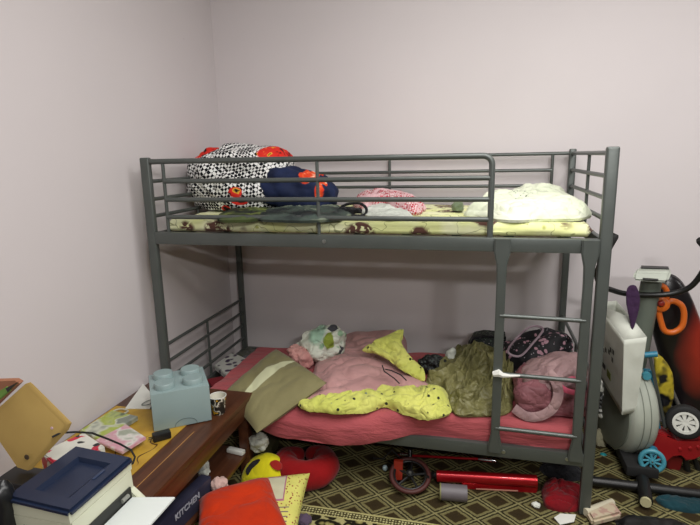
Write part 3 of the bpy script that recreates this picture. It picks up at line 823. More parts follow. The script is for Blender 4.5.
# paper sheet & earphones
thing('white_sheet', MB().prism([at(125, 409, z=ZT), at(150, 409, z=ZT), at(155, 398, z=ZT), at(143, 384, z=ZT)], (0, 0, .002)), 'white',
      'white paper sheet sticking out from behind the brick box', 'paper')
thing('earphones', MB().tube(catmull([at(145, 402, z=ZT + .006), at(151, 400, z=ZT + .006), at(150, 404, z=ZT + .006), at(142, 405, z=ZT + .006)], 24), .0025, 6, True), plain('grey_cord', '#8f938c', .5),
      'small coiled grey earphones on the white sheet', 'earphones')
thing('coiled_white_cable', MB().tube(catmull([at(110, 413, z=ZT + .008), at(120, 409, z=ZT + .012), at(128, 411, z=ZT + .008), at(121, 415, z=ZT + .01), at(113, 418, z=ZT + .008)], 36), .004, 8, True), plain('beige_cable', '#bdb9a4', .5),
      'short coiled beige cable behind the magazines', 'cable')
# magazines in plastic
def mag(name, cols, sc):
    k = NM(name); q = k.warp(k.pos(), .06, 10)
    c = k.ramp(k.noise(q, sc, 2), [(.30 + .08 * i, c_) for i, c_ in enumerate(cols)])
    return k.fin(c, .3, 0, k.noise(k.pos(), 25, 3), .35, .01)
M['mag1'] = mag('green_grey_magazine', ['#5c6a52', '#a8b36a', '#9fae3c', '#c3c6b4', '#7c8378'], 10)
M['mag2'] = mag('pink_white_magazine', ['#6d7a6a', '#c7a4a8', '#c992a0', '#d5d2cb', '#9aa08f'], 12)
def q4(a, z, th): return slabq([at(*p, z=z) for p in a], th, .002)
thing('grey_green_magazine', q4([(83, 426), (108, 424), (137, 411), (121, 408)][::-1] if False else [(80, 430), (100, 440), (138, 416), (112, 410)], ZT + .022, .02), 'mag1',
      'green and grey magazine in clear plastic behind the printer', 'magazine')
thing('pink_magazine', q4([(95, 440), (122, 452), (146, 437), (126, 424)], ZT + .034, .012), 'mag2',
      'pink and white magazine on top of the green one', 'magazine')
# white carton with red print behind printer
def ctn():
    k = NM('white_carton_red_black_print'); q = k.warp(k.pos(), .03, 20)
    c = k.mix(k.step(k.noise(q, 16, 1), .60, .62), '#d3d3c8', '#c0243f')
    c = k.mix(k.step(k.noise(k.mapping(q, loc=(2, 2, 2)), 22, 1), .64, .66), c, '#1c1c1e')
    return k.fin(c, .4)
M['ctn'] = ctn()
c4 = [at(40, 452, z=.55), at(58, 466, z=.55), at(105, 446, z=.55), at(84, 432, z=.55)]
thing('white_printed_carton', MB().hexa([V((p.x, p.y, ZT)) for p in c4], c4, .004), 'ctn', 'white carton with red and black print behind the printer', 'carton')
# cable over table
thing('black_cable', MB().tube([at(a, b_, y=yy) for a, b_, yy in ((52, 437, -.92), (60, 433, -.90), (75, 432, -.86), (92, 433, -.80), (108, 439, -.76), (120, 444, -.72), (131, 450, -.70), (135, 457, -.71), (133, 463, -.74), (129, 466, -.78))], .0035, 8), 'blackr',
      'thick black cable arching over the printer towards the tabletop', 'cable')
# printer -----------------------------------------------------------------------
PX0, PX1, PY0, PY1 = .235, .452, -1.126, -.86; PT = .611
pt = empty('laser_printer', ((PX0 + PX1) / 2, (PY0 + PY1) / 2, ZT), 'white laser printer with a dark navy top on the low table', 'printer')
def printer_white():
    k = NM('printer_white'); return k.fin('#d3d6bf', .45)
M['prw'] = printer_white(); M['prn'] = plain('printer_navy', '#1b2740', .35, 0, .04)
body = obj('body', MB().hexa([(PX0, PY0, ZT), (PX1, PY0, ZT), (PX1, PY1, ZT), (PX0, PY1, ZT)],
                      [(PX0 + .003, PY0, PT - .05), (PX1 - .006, PY0, PT - .05), (PX1 - .006, PY1, PT - .05), (PX0 + .003, PY1, PT - .05)], .006), 'prw', pt)
m = MB()
for (xa, xb, ya, yb_) in ((PX0 + .003, PX0 + .015, PY0, PY1), (PX1 - .018, PX1 - .006, PY0, PY1), (PX0 + .015, PX1 - .018, PY0, PY0 + .012), (PX0 + .015, PX1 - .018, PY1 - .012, PY1)):
    m.box(((xa + xb) / 2, (ya + yb_) / 2, PT - .037), (xb - xa, yb_ - ya, .034))
obj('shoulder', m, 'prw', pt)
m = MB()
for i in range(9): m.box((PX0 + .05 + i * .008, PY0 - .0005, ZT + .07), (.003, .002, .05))
obj('side_vent', m, plain('vent_grey', '#8f927f', .5), body)
# navy lid as a frame round a recess
lid = MB(); zt = PT; x0, x1, y0, y1 = PX0 - .002, PX1 + .002, PY0 - .004, PY1 + .004
rx0, rx1, ry0, ry1 = PX0 + .055, PX1 - .04, PY0 + .045, PY1 - .05
o_ = [(x0, y0), (x1, y0), (x1, y1), (x0, y1)]; i_ = [(rx0, ry0), (rx1, ry0), (rx1, ry1), (rx0, ry1)]
def zl(x): return zt + .004 - .014 * (x - x0) / (x1 - x0)
bb = lid.b
vo = [bb.verts.new((x, y, zl(x))) for x, y in o_]; vi = [bb.verts.new((x, y, zl(x))) for x, y in i_]
vb = [bb.verts.new((x + (.015 if k in (0, 3) else -.03), y + (.01 if k < 2 else -.01), zt - (.038 if k in (0, 3) else .026))) for k, (x, y) in enumerate(i_)]
vd = [bb.verts.new((x, y, zl(x) - .016)) for x, y in o_]
for k in range(4):
    n_ = (k + 1) % 4
    bb.faces.new((vo[k], vo[n_], vi[n_], vi[k])); bb.faces.new((vi[k], vi[n_], vb[n_], vb[k])); bb.faces.new((vd[k], vd[n_], vo[n_], vo[k]))
bb.faces.new(vb); bb.faces.new(vd[::-1])
bmesh.ops.bevel(bb, geom=[e for e in bb.edges if all(v in vo for v in e.verts)] + [e for e in bb.edges if (e.verts[0] in vo and e.verts[1] in vd) or (e.verts[1] in vo and e.verts[0] in vd)], offset=.008, segments=4, affect='EDGES')
ld = obj('lid', lid, 'prn', pt, 35, label='navy blue top cover with a sunken paper catch')
m = MB()
m.box(((rx0 + rx1) / 2 + .01, (ry0 + ry1) / 2, zt - .024), (.002, ry1 - ry0 - .05, .002)); m.box((rx1 + .004, ry1 - .06, zl(rx1) + .001), (.01, .05, .002), bev=.0008)
obj('paper_guide', m, plain('printer_navy_light', '#2c3b58', .3), ld)
m = MB().box((PX1 - .002, (PY0 + PY1) / 2, ZT + .055), (.01, PY1 - PY0 - .05, .04)); obj('paper_slot', m, plain('slot_dark', '#2a2c2a', .6), body)
obj('roller', MB().tube([(PX1 + .006, PY1 - .075, ZT + .058), (PX1 + .006, PY1 - .045, ZT + .058)], .007, 12), plain('roller_grey', '#8b8d86', .4), body)
m = MB().hexa([(PX1 - .004, PY0 + .02, ZT + .028), (PX1 + .13, PY0 + .03, ZT + .045), (PX1 + .13, PY1 - .02, ZT + .045), (PX1 - .004, PY1 - .02, ZT + .028)],
              [(PX1 - .004, PY0 + .02, ZT + .034), (PX1 + .13, PY0 + .03, ZT + .05), (PX1 + .13, PY1 - .02, ZT + .05), (PX1 - .004, PY1 - .02, ZT + .034)])
obj('paper_tray', m, 'prw', pt)
m = MB().hexa([(PX1 - .006, PY1 - .022, ZT + .01), (PX1 + .055, PY1 - .022, ZT + .01), (PX1 + .055, PY1 + .0, ZT + .01), (PX1 - .006, PY1 + .0, ZT + .01)],
              [(PX1 - .006, PY1 - .022, ZT + .065), (PX1 + .03, PY1 - .022, ZT + .03), (PX1 + .03, PY1 + .0, ZT + .03), (PX1 - .006, PY1 + .0, ZT + .065)], .003)
obj('tray_hinge', m, 'prw', pt)
k = NM('printer_paper'); M['paper'] = k.fin('#dfe5e2', .7)
thing('paper_sheets', slabq([(PX1 + .008, PY0 + .02, ZT + .042), (PX1 + .16, PY0 + .03, ZT + .061), (PX1 + .16, PY1 - .022, ZT + .061), (PX1 + .008, PY1 - .03, ZT + .042)], .006), 'paper',
      'white paper sheets lying in the printer tray', 'paper')
# cardboard box --------------------------------------------------------------------
def card():
    k = NM('tan_cardboard'); p = k.pos(); c = k.mix(k.step(k.noise(p, 6, 3), .35, .65), '#b89a58', '#ad8f50')
    return k.fin(c, .8, 0, k.noise(p, 40), .1, .003)
M['card'] = card()
yb = -.93
cp4 = [at(-16, 420, y=yb), at(24, 384, y=yb + .03), at(65, 425, y=yb + .03), at(62, 432, y=yb + .03), at(26, 471, y=yb), at(17, 468, y=yb)]
cbx = empty('cardboard_box', at(20, 470, y=yb), 'tan cardboard box propped on its corner behind the printer', 'box')
obj('panel', MB().prism(cp4, (0.02, .012, 0.004), .003), 'card', cbx)
pc2 = [p + V((-.02, .014, 0)) for p in [at(-22, 384, y=yb), at(16, 383, y=yb), at(21, 386, y=yb), at(-10, 416, y=yb)]]
obj('back_panel', MB().prism(pc2, (-.004, .02, 0)), plain('reddish_card', '#a06a4e', .8), cbx, label='reddish brown rear flap')
hc = at(27, 457, y=yb - .001); nrm_ = V((.0, -1, 0))
obj('hole_shade_disc', MB().lathe([(0, .0), (.009, .0), (.009, .002), (0, .002)], hc, zto(nrm_), 24), plain('dark_punch', '#4b3c28', .8), cbx, label='dark disc drawn as the shade in a round hole')  # flat dark disc stands in for the shade inside a hole
obj('sticker', MB().lathe([(0, 0), (.005, 0), (.005, .0015), (0, .0015)], at(52, 428, y=yb + .014), zto(nrm_), 16), plain('pink_sticker', '#d9b8bd', .6), cbx, label='pale pink sticker')
thing('black_case', MB().box((.085, -.945, (ZT + .541) / 2), (.12, .09, .541 - ZT), None, .006), 'black', 'small black case under the tan cardboard box beside the printer', 'case')
# marker pen, and black bag
gp = empty('green_pen_pack', at(5, 395, y=-.95), 'green packet with a black end lying on the cardboard box', 'packet')
obj('packet', MB().prism([at(-10, 397, y=-.957), at(8, 386, y=-.957), at(12, 390, y=-.957), at(-8, 407, y=-.957)], (0, -.008, 0), .002), plain('leaf_green', '#6f9a3a', .5), gp)
obj('cap', MB().prism([at(8, 387, y=-.957), at(20, 381, y=-.957), at(10, 391, y=-.957)], (0, -.01, 0), .001), 'black', gp)
thing('black_plastic_bag', bundle(V((at(-4, 468, y=-1.13).x, -1.13, ZT + .105)), (.035, .04, .115), None, .008, 14, 5, 4, 2.4, floor=ZT), plain('black_bag_plastic', '#1a1b1d', .3), 'crumpled black plastic bag at the left edge beside the printer', 'bag')
bxp = at(3, 515, y=-1.27)
thing('brown_carton', MB().box((bxp.x - .04, bxp.y, (ZT + .56) / 2 - .0), (.1, .07, .56 - ZT), None, .003), plain('brown_carton', '#5c3b26', .7), 'brown carton at the lower left corner beside the printer', 'carton')

# ================================================================ UNDER / BEFORE THE TABLE
# KITCHEN box on the floor
def kit():
    k = NM('navy_grey_carton'); p = k.pos(); c = k.mix(k.step(k.noise(p, 8), .4, .6), '#2f2f42', '#3a3a4c'); return k.fin(c, .4)
M['kit'] = kit()
zk = .235
ka, kb = at(211, 476, z=zk), at(150, 535, z=zk)
dk = (kb - ka).normalized(); nk = V((dk.y, -dk.x, 0));
if nk.x > 0: nk = -nk
print('kitchen', ka, kb, nk)
kx = empty('kitchen_box', (ka.x, ka.y, .14), 'narrow navy carton lettered KITCHEN lying on the shelf of the low table', 'carton')
w_ = .05
b4 = [ka, kb, kb + nk * w_, ka + nk * w_]
obj('carton', MB().hexa([V((p.x, p.y, .1395)) for p in b4], b4, .002), 'kit', kx)
text('lettering', 'KITCHEN', ka + dk * .235 + V((0, 0, -.042)) - nk * .0012, -dk, (0, 0, 1), .036, plain('silver_letters', '#a9aab4', .5), kx)
# clutter on table shelf
thing('white_remote', MB().box(at(236, 451, z=.15) + V((0, -.0, 0)), (.09, .03, .02), rotz(-8), .004), 'white', 'white bar shaped remote on the shelf under the table', 'remote')
thing('crumpled_pink_tissue', bundle(at(222, 485, z=.19) + V((-.01, .0, .0)), (.035, .03, .035), None, .012, 20, 3, 4, 2.2, floor=.139), fabric('pink_tissue', '#c9a9a0'), 'crumpled pink tissue on the shelf edge under the table', 'tissue')
thing('white_shelf_cloth', bundle(at(207, 470, z=.20) + V((-.03, .02, 0)), (.03, .03, .05), None, .012, 18, 9, 4, 2.2, floor=.139), 'whitec', 'small white cloth further back on the table shelf', 'cloth')
# white cloth hanging at the mattress corner
thing('white_rag', bundle(at(259, 443, y=-.06), (.045, .035, .045), None, .016, 17, 6, 5, 2.2), fabric('white_rag_cotton', '#b9bbae', '#a9aba0', bs=.6), 'white rag hanging below the olive pillow', 'rag')
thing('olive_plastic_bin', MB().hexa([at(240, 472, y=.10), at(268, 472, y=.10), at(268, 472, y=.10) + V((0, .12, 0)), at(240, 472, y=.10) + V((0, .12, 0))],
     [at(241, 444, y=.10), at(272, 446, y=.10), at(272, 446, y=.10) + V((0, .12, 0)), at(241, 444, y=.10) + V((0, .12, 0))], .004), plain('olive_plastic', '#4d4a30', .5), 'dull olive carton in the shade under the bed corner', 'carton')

# cushions ---------------------------------------------------------------------
M['redo'] = fabric('orange_red_plush', '#bb3009', '#a92808', wr=9, bs=.5)
rc = [at(199, 500, z=.2), at(270, 478, z=.17), at(297, 545, z=.13), at(190, 575, z=.17)]
oc = pillow(rc[3], rc[2], rc[1], rc[0], .16, 40, .012, 5, pinch=.05, nrm=(0, -.15, 1), fr=5)
thing('orange_red_cushion', oc, 'redo', 'large orange red cushion on the floor in front of the table', 'cushion')
def yp():
    k = NM('yellow_cushion_red_specks'); p = k.pos(); s = k.uv(); u = k.sep(s)
    c = k.mix(k.step(k.noise(p, 5), .4, .6), '#cfcb6c', '#c4c263')
    c = k.mix(k.step(k.voro(p, 75), .32, .22), c, '#8a3a2c')
    r1 = k.math('MAXIMUM', k.math('ABSOLUTE', k.math('SUBTRACT', u[0], .32)), k.math('ABSOLUTE', k.math('SUBTRACT', u[1], .72)))
    c = k.mix(k.step(r1, .24, .23), c, '#a0607a'); c = k.mix(k.step(r1, .21, .20), c, '#b9b79a')
    wv = k.new('ShaderNodeTexWave', wave_type='RINGS'); k.l.new(s, wv.inputs[0]); wv.inputs['Scale'].default_value = 4.5
    lo = k.step(u[1], .45, .43)
    c = k.mix(k.math('MULTIPLY', k.step(wv.outputs[1], .85, .9), k.math('MULTIPLY', lo, k.step(u[0], .72, .70))), c, '#6d5a62')
    return k.fin(c, .85, 0, k.noise(p, 20, 3), .3, .01)
M['yp'] = yp()
ypc = [at(262, 540, z=.10), at(295, 540, z=.09), at(310, 473, z=.17), at(262, 478, z=.17)]
thing('yellow_patterned_cushion', pillow(*ypc, .09, 34, .006, 9, pinch=.04, nrm=(.1, -.4, 1)), 'yp', 'yellow speckled cushion with a pocket print beside the orange red cushion', 'cushion')
# emoji cushion
em = at(264, 480, y=-.12)
ej = empty('smiley_cushion', (em.x, em.y, .006), 'round yellow smiley face cushion with a black eye behind the orange cushion', 'cushion')
Re = Matrix.Rotation(math.radians(-35), 3, 'X') @ rotz(0)
def disc(c, R, rad, th, n=48):
    b = bmesh.new(); bmesh.ops.create_uvsphere(b, u_segments=n, v_segments=24, radius=1)
    for v in b.verts:
        d = v.co; r_ = math.hypot(d.x, d.y)
        v.co = V(c) + R @ V((d.x * rad, d.y * rad, th * d.z * (1 + .2 * (r_ < .9))))
    return b
nE = V((-.15, -.75, .62)).normalized(); Rz = zto(nE)
obj('face', disc(em, Rz, .125, .045), fabric('bright_yellow_plush', '#d8cf1e', '#cfc518', bs=.2), ej)
def onface(px, py): # point of the cushion front
    d = (CF * FPX + CR * (px - 350) - CU * (py - 262.5)).normalized()
    t = ((em + nE * .047) - CAM).dot(nE) / d.dot(nE); return CAM + d * t
def patch(ptpx, col, nm, par, th=.006):
    pts = catmull([onface(*p) for p in ptpx], 28)
    return obj(nm, MB().prism([p - nE * .012 for p in pts], nE * (.012 + th - .004)), col, par)
patch([(248, 475), (246, 470), (252, 462), (259, 459), (258, 463), (252, 469)], 'blackc', 'eye', ej)
patch([(270, 463), (276, 460), (281, 464), (280, 470), (274, 469)], fabric('red_felt', '#a82a22'), 'heart_eye', ej)
# red neck pillow
nc = at(306, 463, z=.07)
M['redp'] = fabric('deep_red_plush', '#8e0f12', '#7c0b0f', wr=8, bs=.35)
npts = [at(a, b_, z=.065) for a, b_ in ((297, 455), (287, 459), (284, 467), (293, 474), (306, 476), (319, 473), (327, 466), (323, 457), (313, 454))]
rad = [.045, .062, .068, .07, .07, .07, .068, .06, .045]
cmn = []
for i in range(len(npts) - 1):
    for f in (0, .25, .5, .75): cmn.append((npts[i].lerp(npts[i + 1], f), rad[i] * (1 - f) + rad[i + 1] * f))
cmn.append((npts[-1], rad[-1]))
end0 = [(npts[0] + (npts[0] - npts[1]).normalized() * d_, r_) for d_, r_ in ((.04, .008), (.034, .024), (.02, .037))]
end1 = [(npts[-1] + (npts[-1] - npts[-2]).normalized() * d_, r_) for d_, r_ in ((.02, .037), (.034, .024), (.04, .008))]
al = end0 + cmn + end1
nk_ = empty('red_neck_pillow', (nc.x, nc.y, .006), 'dark red U shaped neck pillow on the carpet under the bed front', 'pillow')
b = MB().tube([p for p, r in al], .06, 20, radii=[r for p, r in al]); 
bmesh.ops.smooth_vert(b.b, verts=b.b.verts[:], factor=.5, use_axis_x=True, use_axis_y=True, use_axis_z=True)
obj('stuffed_tube', b, 'redp', nk_, 80)
obj('label_tag', MB().prism([at(333, 463, z=.06), at(337, 462, z=.08), at(336, 470, z=.05), at(332, 473, z=.04)], (.002, .004, 0)), 'white', nk_, label='white care tag')

# ================================================================ UNDER THE BED
def red_metal(name, c, r=.3): return plain(name, c, r, .5, .05, coat=.4)
M['scr'] = red_metal('scooter_red', '#b31420'); M['scr2'] = plain('dark_red_rubber', '#4a201c', .6)
sc = empty('red_kick_scooter', at(470, 490, z=.006), 'red folding kick scooter lying on the carpet under the bed', 'scooter')
wc = at(410, 475, y=.025); wn = V((.05, -.36, .93)).normalized(); Rw = zto(wn)
wx, wy = Rw @ V((1, 0, 0)), Rw @ V((0, 1, 0)); wr_ = .088
whl = obj('wheel_tyre', MB().tube([wc + wx * wr_ * math.cos(t) + wy * wr_ * math.sin(t) for t in [2 * PI * k / 40 for k in range(40)]], .011, 10, True), 'scr2', sc, 80, label='dark red tyre')
obj('rim', MB().tube([wc + wx * (wr_ - .014) * math.cos(t) + wy * (wr_ - .014) * math.sin(t) for t in [2 * PI * k / 40 for k in range(40)]], .006, 8, True), 'black', whl, 80)
m = MB()
for k in range(5):
    t = 2 * PI * k / 5 + .3; m.tube([wc, wc + (wx * math.cos(t) + wy * math.sin(t)) * (wr_ - .014)], .006, 8)
m.lathe([(0, -.016), (.018, -.016), (.018, .016), (0, .016)], wc, Rw, 20)
obj('spokes', m, 'black', whl)
bolt = obj('hub_bolt', MB().lathe([(0, 0), (.008, 0), (.007, .006), (0, .006)], wc + wn * .015, Rw, 12), 'bolt', whl)
obj('fender', MB().hexa([at(394, 480, y=.02), at(402, 480, y=.02), at(403, 462, y=.05), at(394, 461, y=.05)], [p + V((0, .012, .004)) for p in (at(394, 480, y=.02), at(402, 480, y=.02), at(403, 462, y=.05), at(394, 461, y=.05))]), red_metal('reflector_red', '#a3301c', .4), sc)
dA, dB = at(437, 476, y=.08), at(537, 481, y=.10)
obj('deck_tube', MB().tube([dA, dB], .024, 20, sx=1.15), 'scr', sc, 50)
dk_ = obj('deck', MB().hexa([at(462, 492, y=.06), at(536, 498, y=.10), at(536, 498, y=.10) + V((0, .10, .0)), at(462, 492, y=.06) + V((0, .10, 0))],
         [at(462, 483, y=.06), at(538, 487, y=.10), at(538, 487, y=.10) + V((0, .10, .0)), at(462, 483, y=.06) + V((0, .10, 0))], .004), 'scr', sc)
a_, b_ = at(476, 489, y=.056), at(518, 491, y=.08)
obj('decal', MB().tube([a_, b_], .006, 6, sx=.6, sy=.2, up=(0, 0, 1)), plain('pale_decal', '#c78a78', .5), dk_, label='pale decal strip')
h0, h1, h2 = at(398, 455, y=.2), at(478, 459, y=.2), at(496, 461, y=.2)
obj('steering_tube', MB().tube([h0, h1], .0065, 10), 'scr', sc)
obj('steering_collar', MB().tube([at(400, 454, y=.19), at(411, 455, y=.19)], .010, 12), 'chrome', sc, label='chrome collar')
obj('locking_lever', MB().tube([h1, h1.lerp(h2, .4), h2], .010, 12, radii=[.009, .012, .008]), 'chrome', sc, label='chrome lever')
obj('fork', MB().tube([at(410, 450, y=.18), at(410, 464, y=.14), wc], .012, 10), 'black', sc)
obj('hinge', MB().tube([wc + V((.08, -.01, .0)), at(432, 475, y=.08), dA], .012, 10, radii=[.012, .016, .014]), 'black', sc)
obj('brake_cable', MB().tube([at(a, b_, y=.16) for a, b_ in ((373, 458), (383, 459), (392, 450), (405, 462), (420, 463), (430, 474))], .004, 8), 'blackr', sc)
# grey roll
gr = empty('grey_tape_roll', at(454, 500, z=.006), 'grey cylindrical roll lying in front of the red scooter', 'roll')
g0, g1 = at(441, 495, y=-.04), at(467, 496, y=-.03); g0.z = g1.z = .044
obj('wrapped_roll', MB().tube([g0, g1], .036, 28), plain('dull_grey_film', '#6a6468', .5), gr, 50)
obj('end_disc', MB().tube([g0 - (g1 - g0).normalized() * .006, g0], .037, 28), plain('olive_end', '#7c7a4c', .6), gr, 50, label='olive end disc')
thing('dark_red_cloth', heap(ringpx([(541, 492), (548, 483), (562, 484), (580, 488), (581, 505), (573, 511), (556, 509), (543, 503)], .012), .05, .018, 12, 7, 26, 90, base=.006), fabric('crimson_cloth', '#8a0e18', '#75101a', bs=.4), 'crimson cloth lying beside the front right bed post', 'cloth')
thing('black_shoe_bag', bundle(at(562, 474, y=.3), (.10, .08, .06), None, .016, 10, 8, 4, 2.3, floor=.006), 'blackc', 'black cloth bag behind the crimson cloth under the bed', 'bag')
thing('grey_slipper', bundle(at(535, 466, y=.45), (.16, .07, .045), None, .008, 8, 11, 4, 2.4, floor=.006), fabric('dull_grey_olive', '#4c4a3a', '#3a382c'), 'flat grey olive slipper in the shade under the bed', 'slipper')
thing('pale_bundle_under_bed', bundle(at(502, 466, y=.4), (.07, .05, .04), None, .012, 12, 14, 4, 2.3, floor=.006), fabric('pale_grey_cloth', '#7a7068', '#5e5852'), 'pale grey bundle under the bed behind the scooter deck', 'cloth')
thing('black_dress_cloth', bundle(at(350, 466, y=.42), (.22, .10, .06), None, .016, 9, 20, 5, 2.4, floor=.006), 'lace', 'black lacy cloth pushed under the bed behind the neck pillow', 'cloth')
thing('paper_scrap', MB().prism([at(554, 518, z=.008), at(560, 514, z=.010), at(576, 515, z=.008), at(574, 522, z=.008), at(560, 525, z=.008)], (0, 0, .0025)), 'white', 'white paper scrap on the carpet in front of the crimson cloth', 'paper')
thing('torn_tissue', bundle(at(536, 505, z=.012), (.02, .014, .012), None, .006, 30, 4, 3, 2.2, floor=.005), 'whitec', 'small torn tissue between the scooter and the crimson cloth', 'tissue')
thing('clear_marble', bundle(at(385, 468, z=.016), (.014, .014, .014), None, .003, 30, 4, 3, 2.2, floor=.005), plain('pale_blue_plastic', '#9fb4b8', .3), 'pale bluish plastic ball next to the scooter wheel', 'ball')
thing('purple_sock', bundle(at(304, 520, z=.02), (.035, .028, .02), None, .008, 22, 4, 4, 2.2, floor=.005), fabric('purple_grey_cloth', '#5a4c60'), 'purple grey sock on the carpet border beside the yellow cushion', 'sock')

# ================================================================ RIGHT CORNER
M['mast'] = plain('grey_green_enamel', '#6d756c', .4, .2); M['lite'] = plain('pale_grey_plastic', '#a9aea2', .4); M['lite2'] = plain('grey_plastic', '#7f857a', .45)
eb = empty('exercise_bike', at(640, 480, y=.5), 'grey exercise bike with black handlebars to the right of the bed', 'exercise bike')
Y = .5
obj('mast', MB().tube([at(652, 278, y=Y), at(648, 300, y=Y), at(640, 345, y=Y + .02), at(628, 400, y=Y + .05)], .034, 20, sx=1.0, sy=1.35, up=(0, 1, 0)), 'mast', eb)
cn = obj('console', MB().hexa([at(632, 281, y=Y - .10), at(668, 283, y=Y - .10), at(664, 278, y=Y + .03), at(637, 276, y=Y + .03)],
         [at(634, 271, y=Y - .06), at(672, 272, y=Y - .06), at(672, 267, y=Y + .07), at(638, 266, y=Y + .07)], .012), 'lite', eb, label='pale grey display console')
scp = [at(641, 268.6, y=Y - .0), at(669, 270, y=Y - .0), at(668, 267.6, y=Y + .04), at(641, 266.6, y=Y + .04)]
obj('screen', MB().hexa([p - V((0, 0, .003)) for p in scp], [p + V((0, -.0, .006)) for p in scp]), 'black', cn)
obj('lower_slot', MB().tube([at(643, 279, y=Y - .105), at(658, 280, y=Y - .105)], .006, 8), 'black', cn)
hb = [(616, 234, .36), (609, 246, .36), (601, 262, .37), (597, 275, .39), (601, 285, .41), (612, 290, .43), (628, 294, .45), (655, 295, .46), (675, 293, .45), (690, 287, .43), (700, 276, .41), (707, 262, .38), (706, 248, .37), (699, 239, .36)]
hpts = [at(a, b_, y=c_) for a, b_, c_ in hb]
def spl(P, n=6):
    o = []
    for i in range(len(P) - 1):
        p0, p1, p2, p3 = P[max(i - 1, 0)], P[i], P[i + 1], P[min(i + 2, len(P) - 1)]
        for k in range(n):
            f = k / n; o.append(.5 * ((2 * p1) + (p2 - p0) * f + (2 * p0 - 5 * p1 + 4 * p2 - p3) * f * f + (3 * p1 - p0 - 3 * p2 + p3) * f ** 3))
    return o + [P[-1]]
obj('handlebar', MB().tube(spl(hpts), .013, 12), 'black', eb, 80)
for gp_ in (spl(hpts[:3]), spl(hpts[-3:])[::-1]):
    obj('grip', MB().tube(gp_, .018, 14, radii=[.010, .016] + [.018] * (len(gp_) - 2)), 'blackr', eb)
# drum housing: disc with its axle along x
dc = at(612, 425, y=.52); dr = .235
ax_ = V((1, .22, 0)).normalized(); Rd = zto(ax_)
hp = [(0, -.045), (dr * .75, -.045), (dr * .93, -.035), (dr, -.018), (dr + .003, .0), (dr + .003, .05), (dr, .075), (dr * .95, .09), (dr * .8, .095), (0, .095)]
dc = V((2.24, .56, .262))
hs = obj('flywheel_housing', MB().lathe(hp, dc, Rd, 64), 'lite', eb, 60)
obj('side_cover', MB().lathe([(0, -.052), (dr * .72, -.052), (dr * .9, -.044), (dr * .9, -.035), (0, -.035)], dc, Rd, 64), 'lite2', hs, 60, label='darker grey round side cover')
m = MB()
for o2 in (.012, .045):
    m.tube([dc + Rd @ V(((dr + .005) * math.cos(t), (dr + .005) * math.sin(t), o2)) for t in [2 * PI * k / 64 for k in range(64)]], .002, 6, True)
obj('seam', m, 'lite2', hs)
obj('base_block', MB().box((2.3, .55, .06), (.14, .55, .05), None, .01), 'blackr', eb)
s0, s1 = at(583, 481, y=.22), at(720, 499, y=.24); s0.z = s1.z = .036
s0 = at(585, 480, z=.036); s1 = at(730, 498, z=.036)
obj('stabiliser', MB().tube([s0, s1], .022, 16), 'black', eb)
obj('stabiliser_bolt', MB().lathe([(0, 0), (.009, 0), (.007, .005), (0, .006)], at(627, 484, z=.045), zto((0, -1, .3)), 14), 'bolt', eb)
c0 = at(646, 500, z=.05); c0.z = .044
obj('foot_tube', MB().tube([c0, c0 + V((-.02 + .05, .16, 0))], .028, 18), 'black', eb)
obj('end_cap', MB().tube([c0 + V((-.004, -.012, 0)), c0], .022, 18), plain('cream_cap', '#c3bd94', .5), eb, label='cream coloured end cap')
# paper bag
def bagm(name, c): 
    k = NM(name); return k.fin(c, .6, 0, k.noise(k.warp(k.pos(), .1, 5), 9, 3), .25, .02)
M['bagw'] = bagm('white_kraft_paper', '#d0d3c8'); M['bagg'] = bagm('grey_white_paper', '#a9aca6')
yb0 = .30
e0, e1 = at(624, 340, y=yb0), at(622, 415, y=yb0 + .02)
r0, r1 = at(647, 337, y=yb0 + .03), at(636, 412, y=yb0 + .05)
l0, l1 = at(596, 303, y=yb0 + .33), at(597, 372, y=yb0 + .33)
q0 = r0 + (l0 - e0); q1 = r1 + (l1 - e1)
pb = empty('paper_carrier_bag', (e1 + r1 + l1 + q1) / 4, 'white paper carrier bag hanging in front of the exercise bike', 'bag')
b = bmesh.new(); N_ = 14
def face(a0, a1, b0_, b1_, seed):
    g = [[None] * (N_ + 1) for _ in range(N_ + 1)]
    for i in range(N_ + 1):
        for j in range(N_ + 1):
            u, v = i / N_, j / N_; p = a0 * (1 - u) * (1 - v) + a1 * (1 - u) * v + b0_ * u * (1 - v) + b1_ * u * v
            e = min(u, 1 - u, v, 1 - v) * 4; n = (b0_ - a0).cross(a1 - a0).normalized()
            g[i][j] = b.verts.new(p + n * .007 * ridge(p * 7, seed) * min(1, e))
    for i in range(N_):
        for j in range(N_): b.faces.new((g[i][j], g[i + 1][j], g[i + 1][j + 1], g[i][j + 1]))
face(e0, e1, r0, r1, 3); face(e0, e1, l0, l1, 5); face(l0, l1, q0, q1, 7); face(r0, r1, q0, q1, 9)
b.faces.new([b.verts.new(p) for p in (e1, r1, q1, l1)])
bmesh.ops.remove_doubles(b, verts=b.verts[:], dist=.002)
bgo = obj('bag_body', b, 'bagw', pb, 50)
sd = bgo.modifiers.new('thickness', 'SOLIDIFY'); sd.thickness = .0015
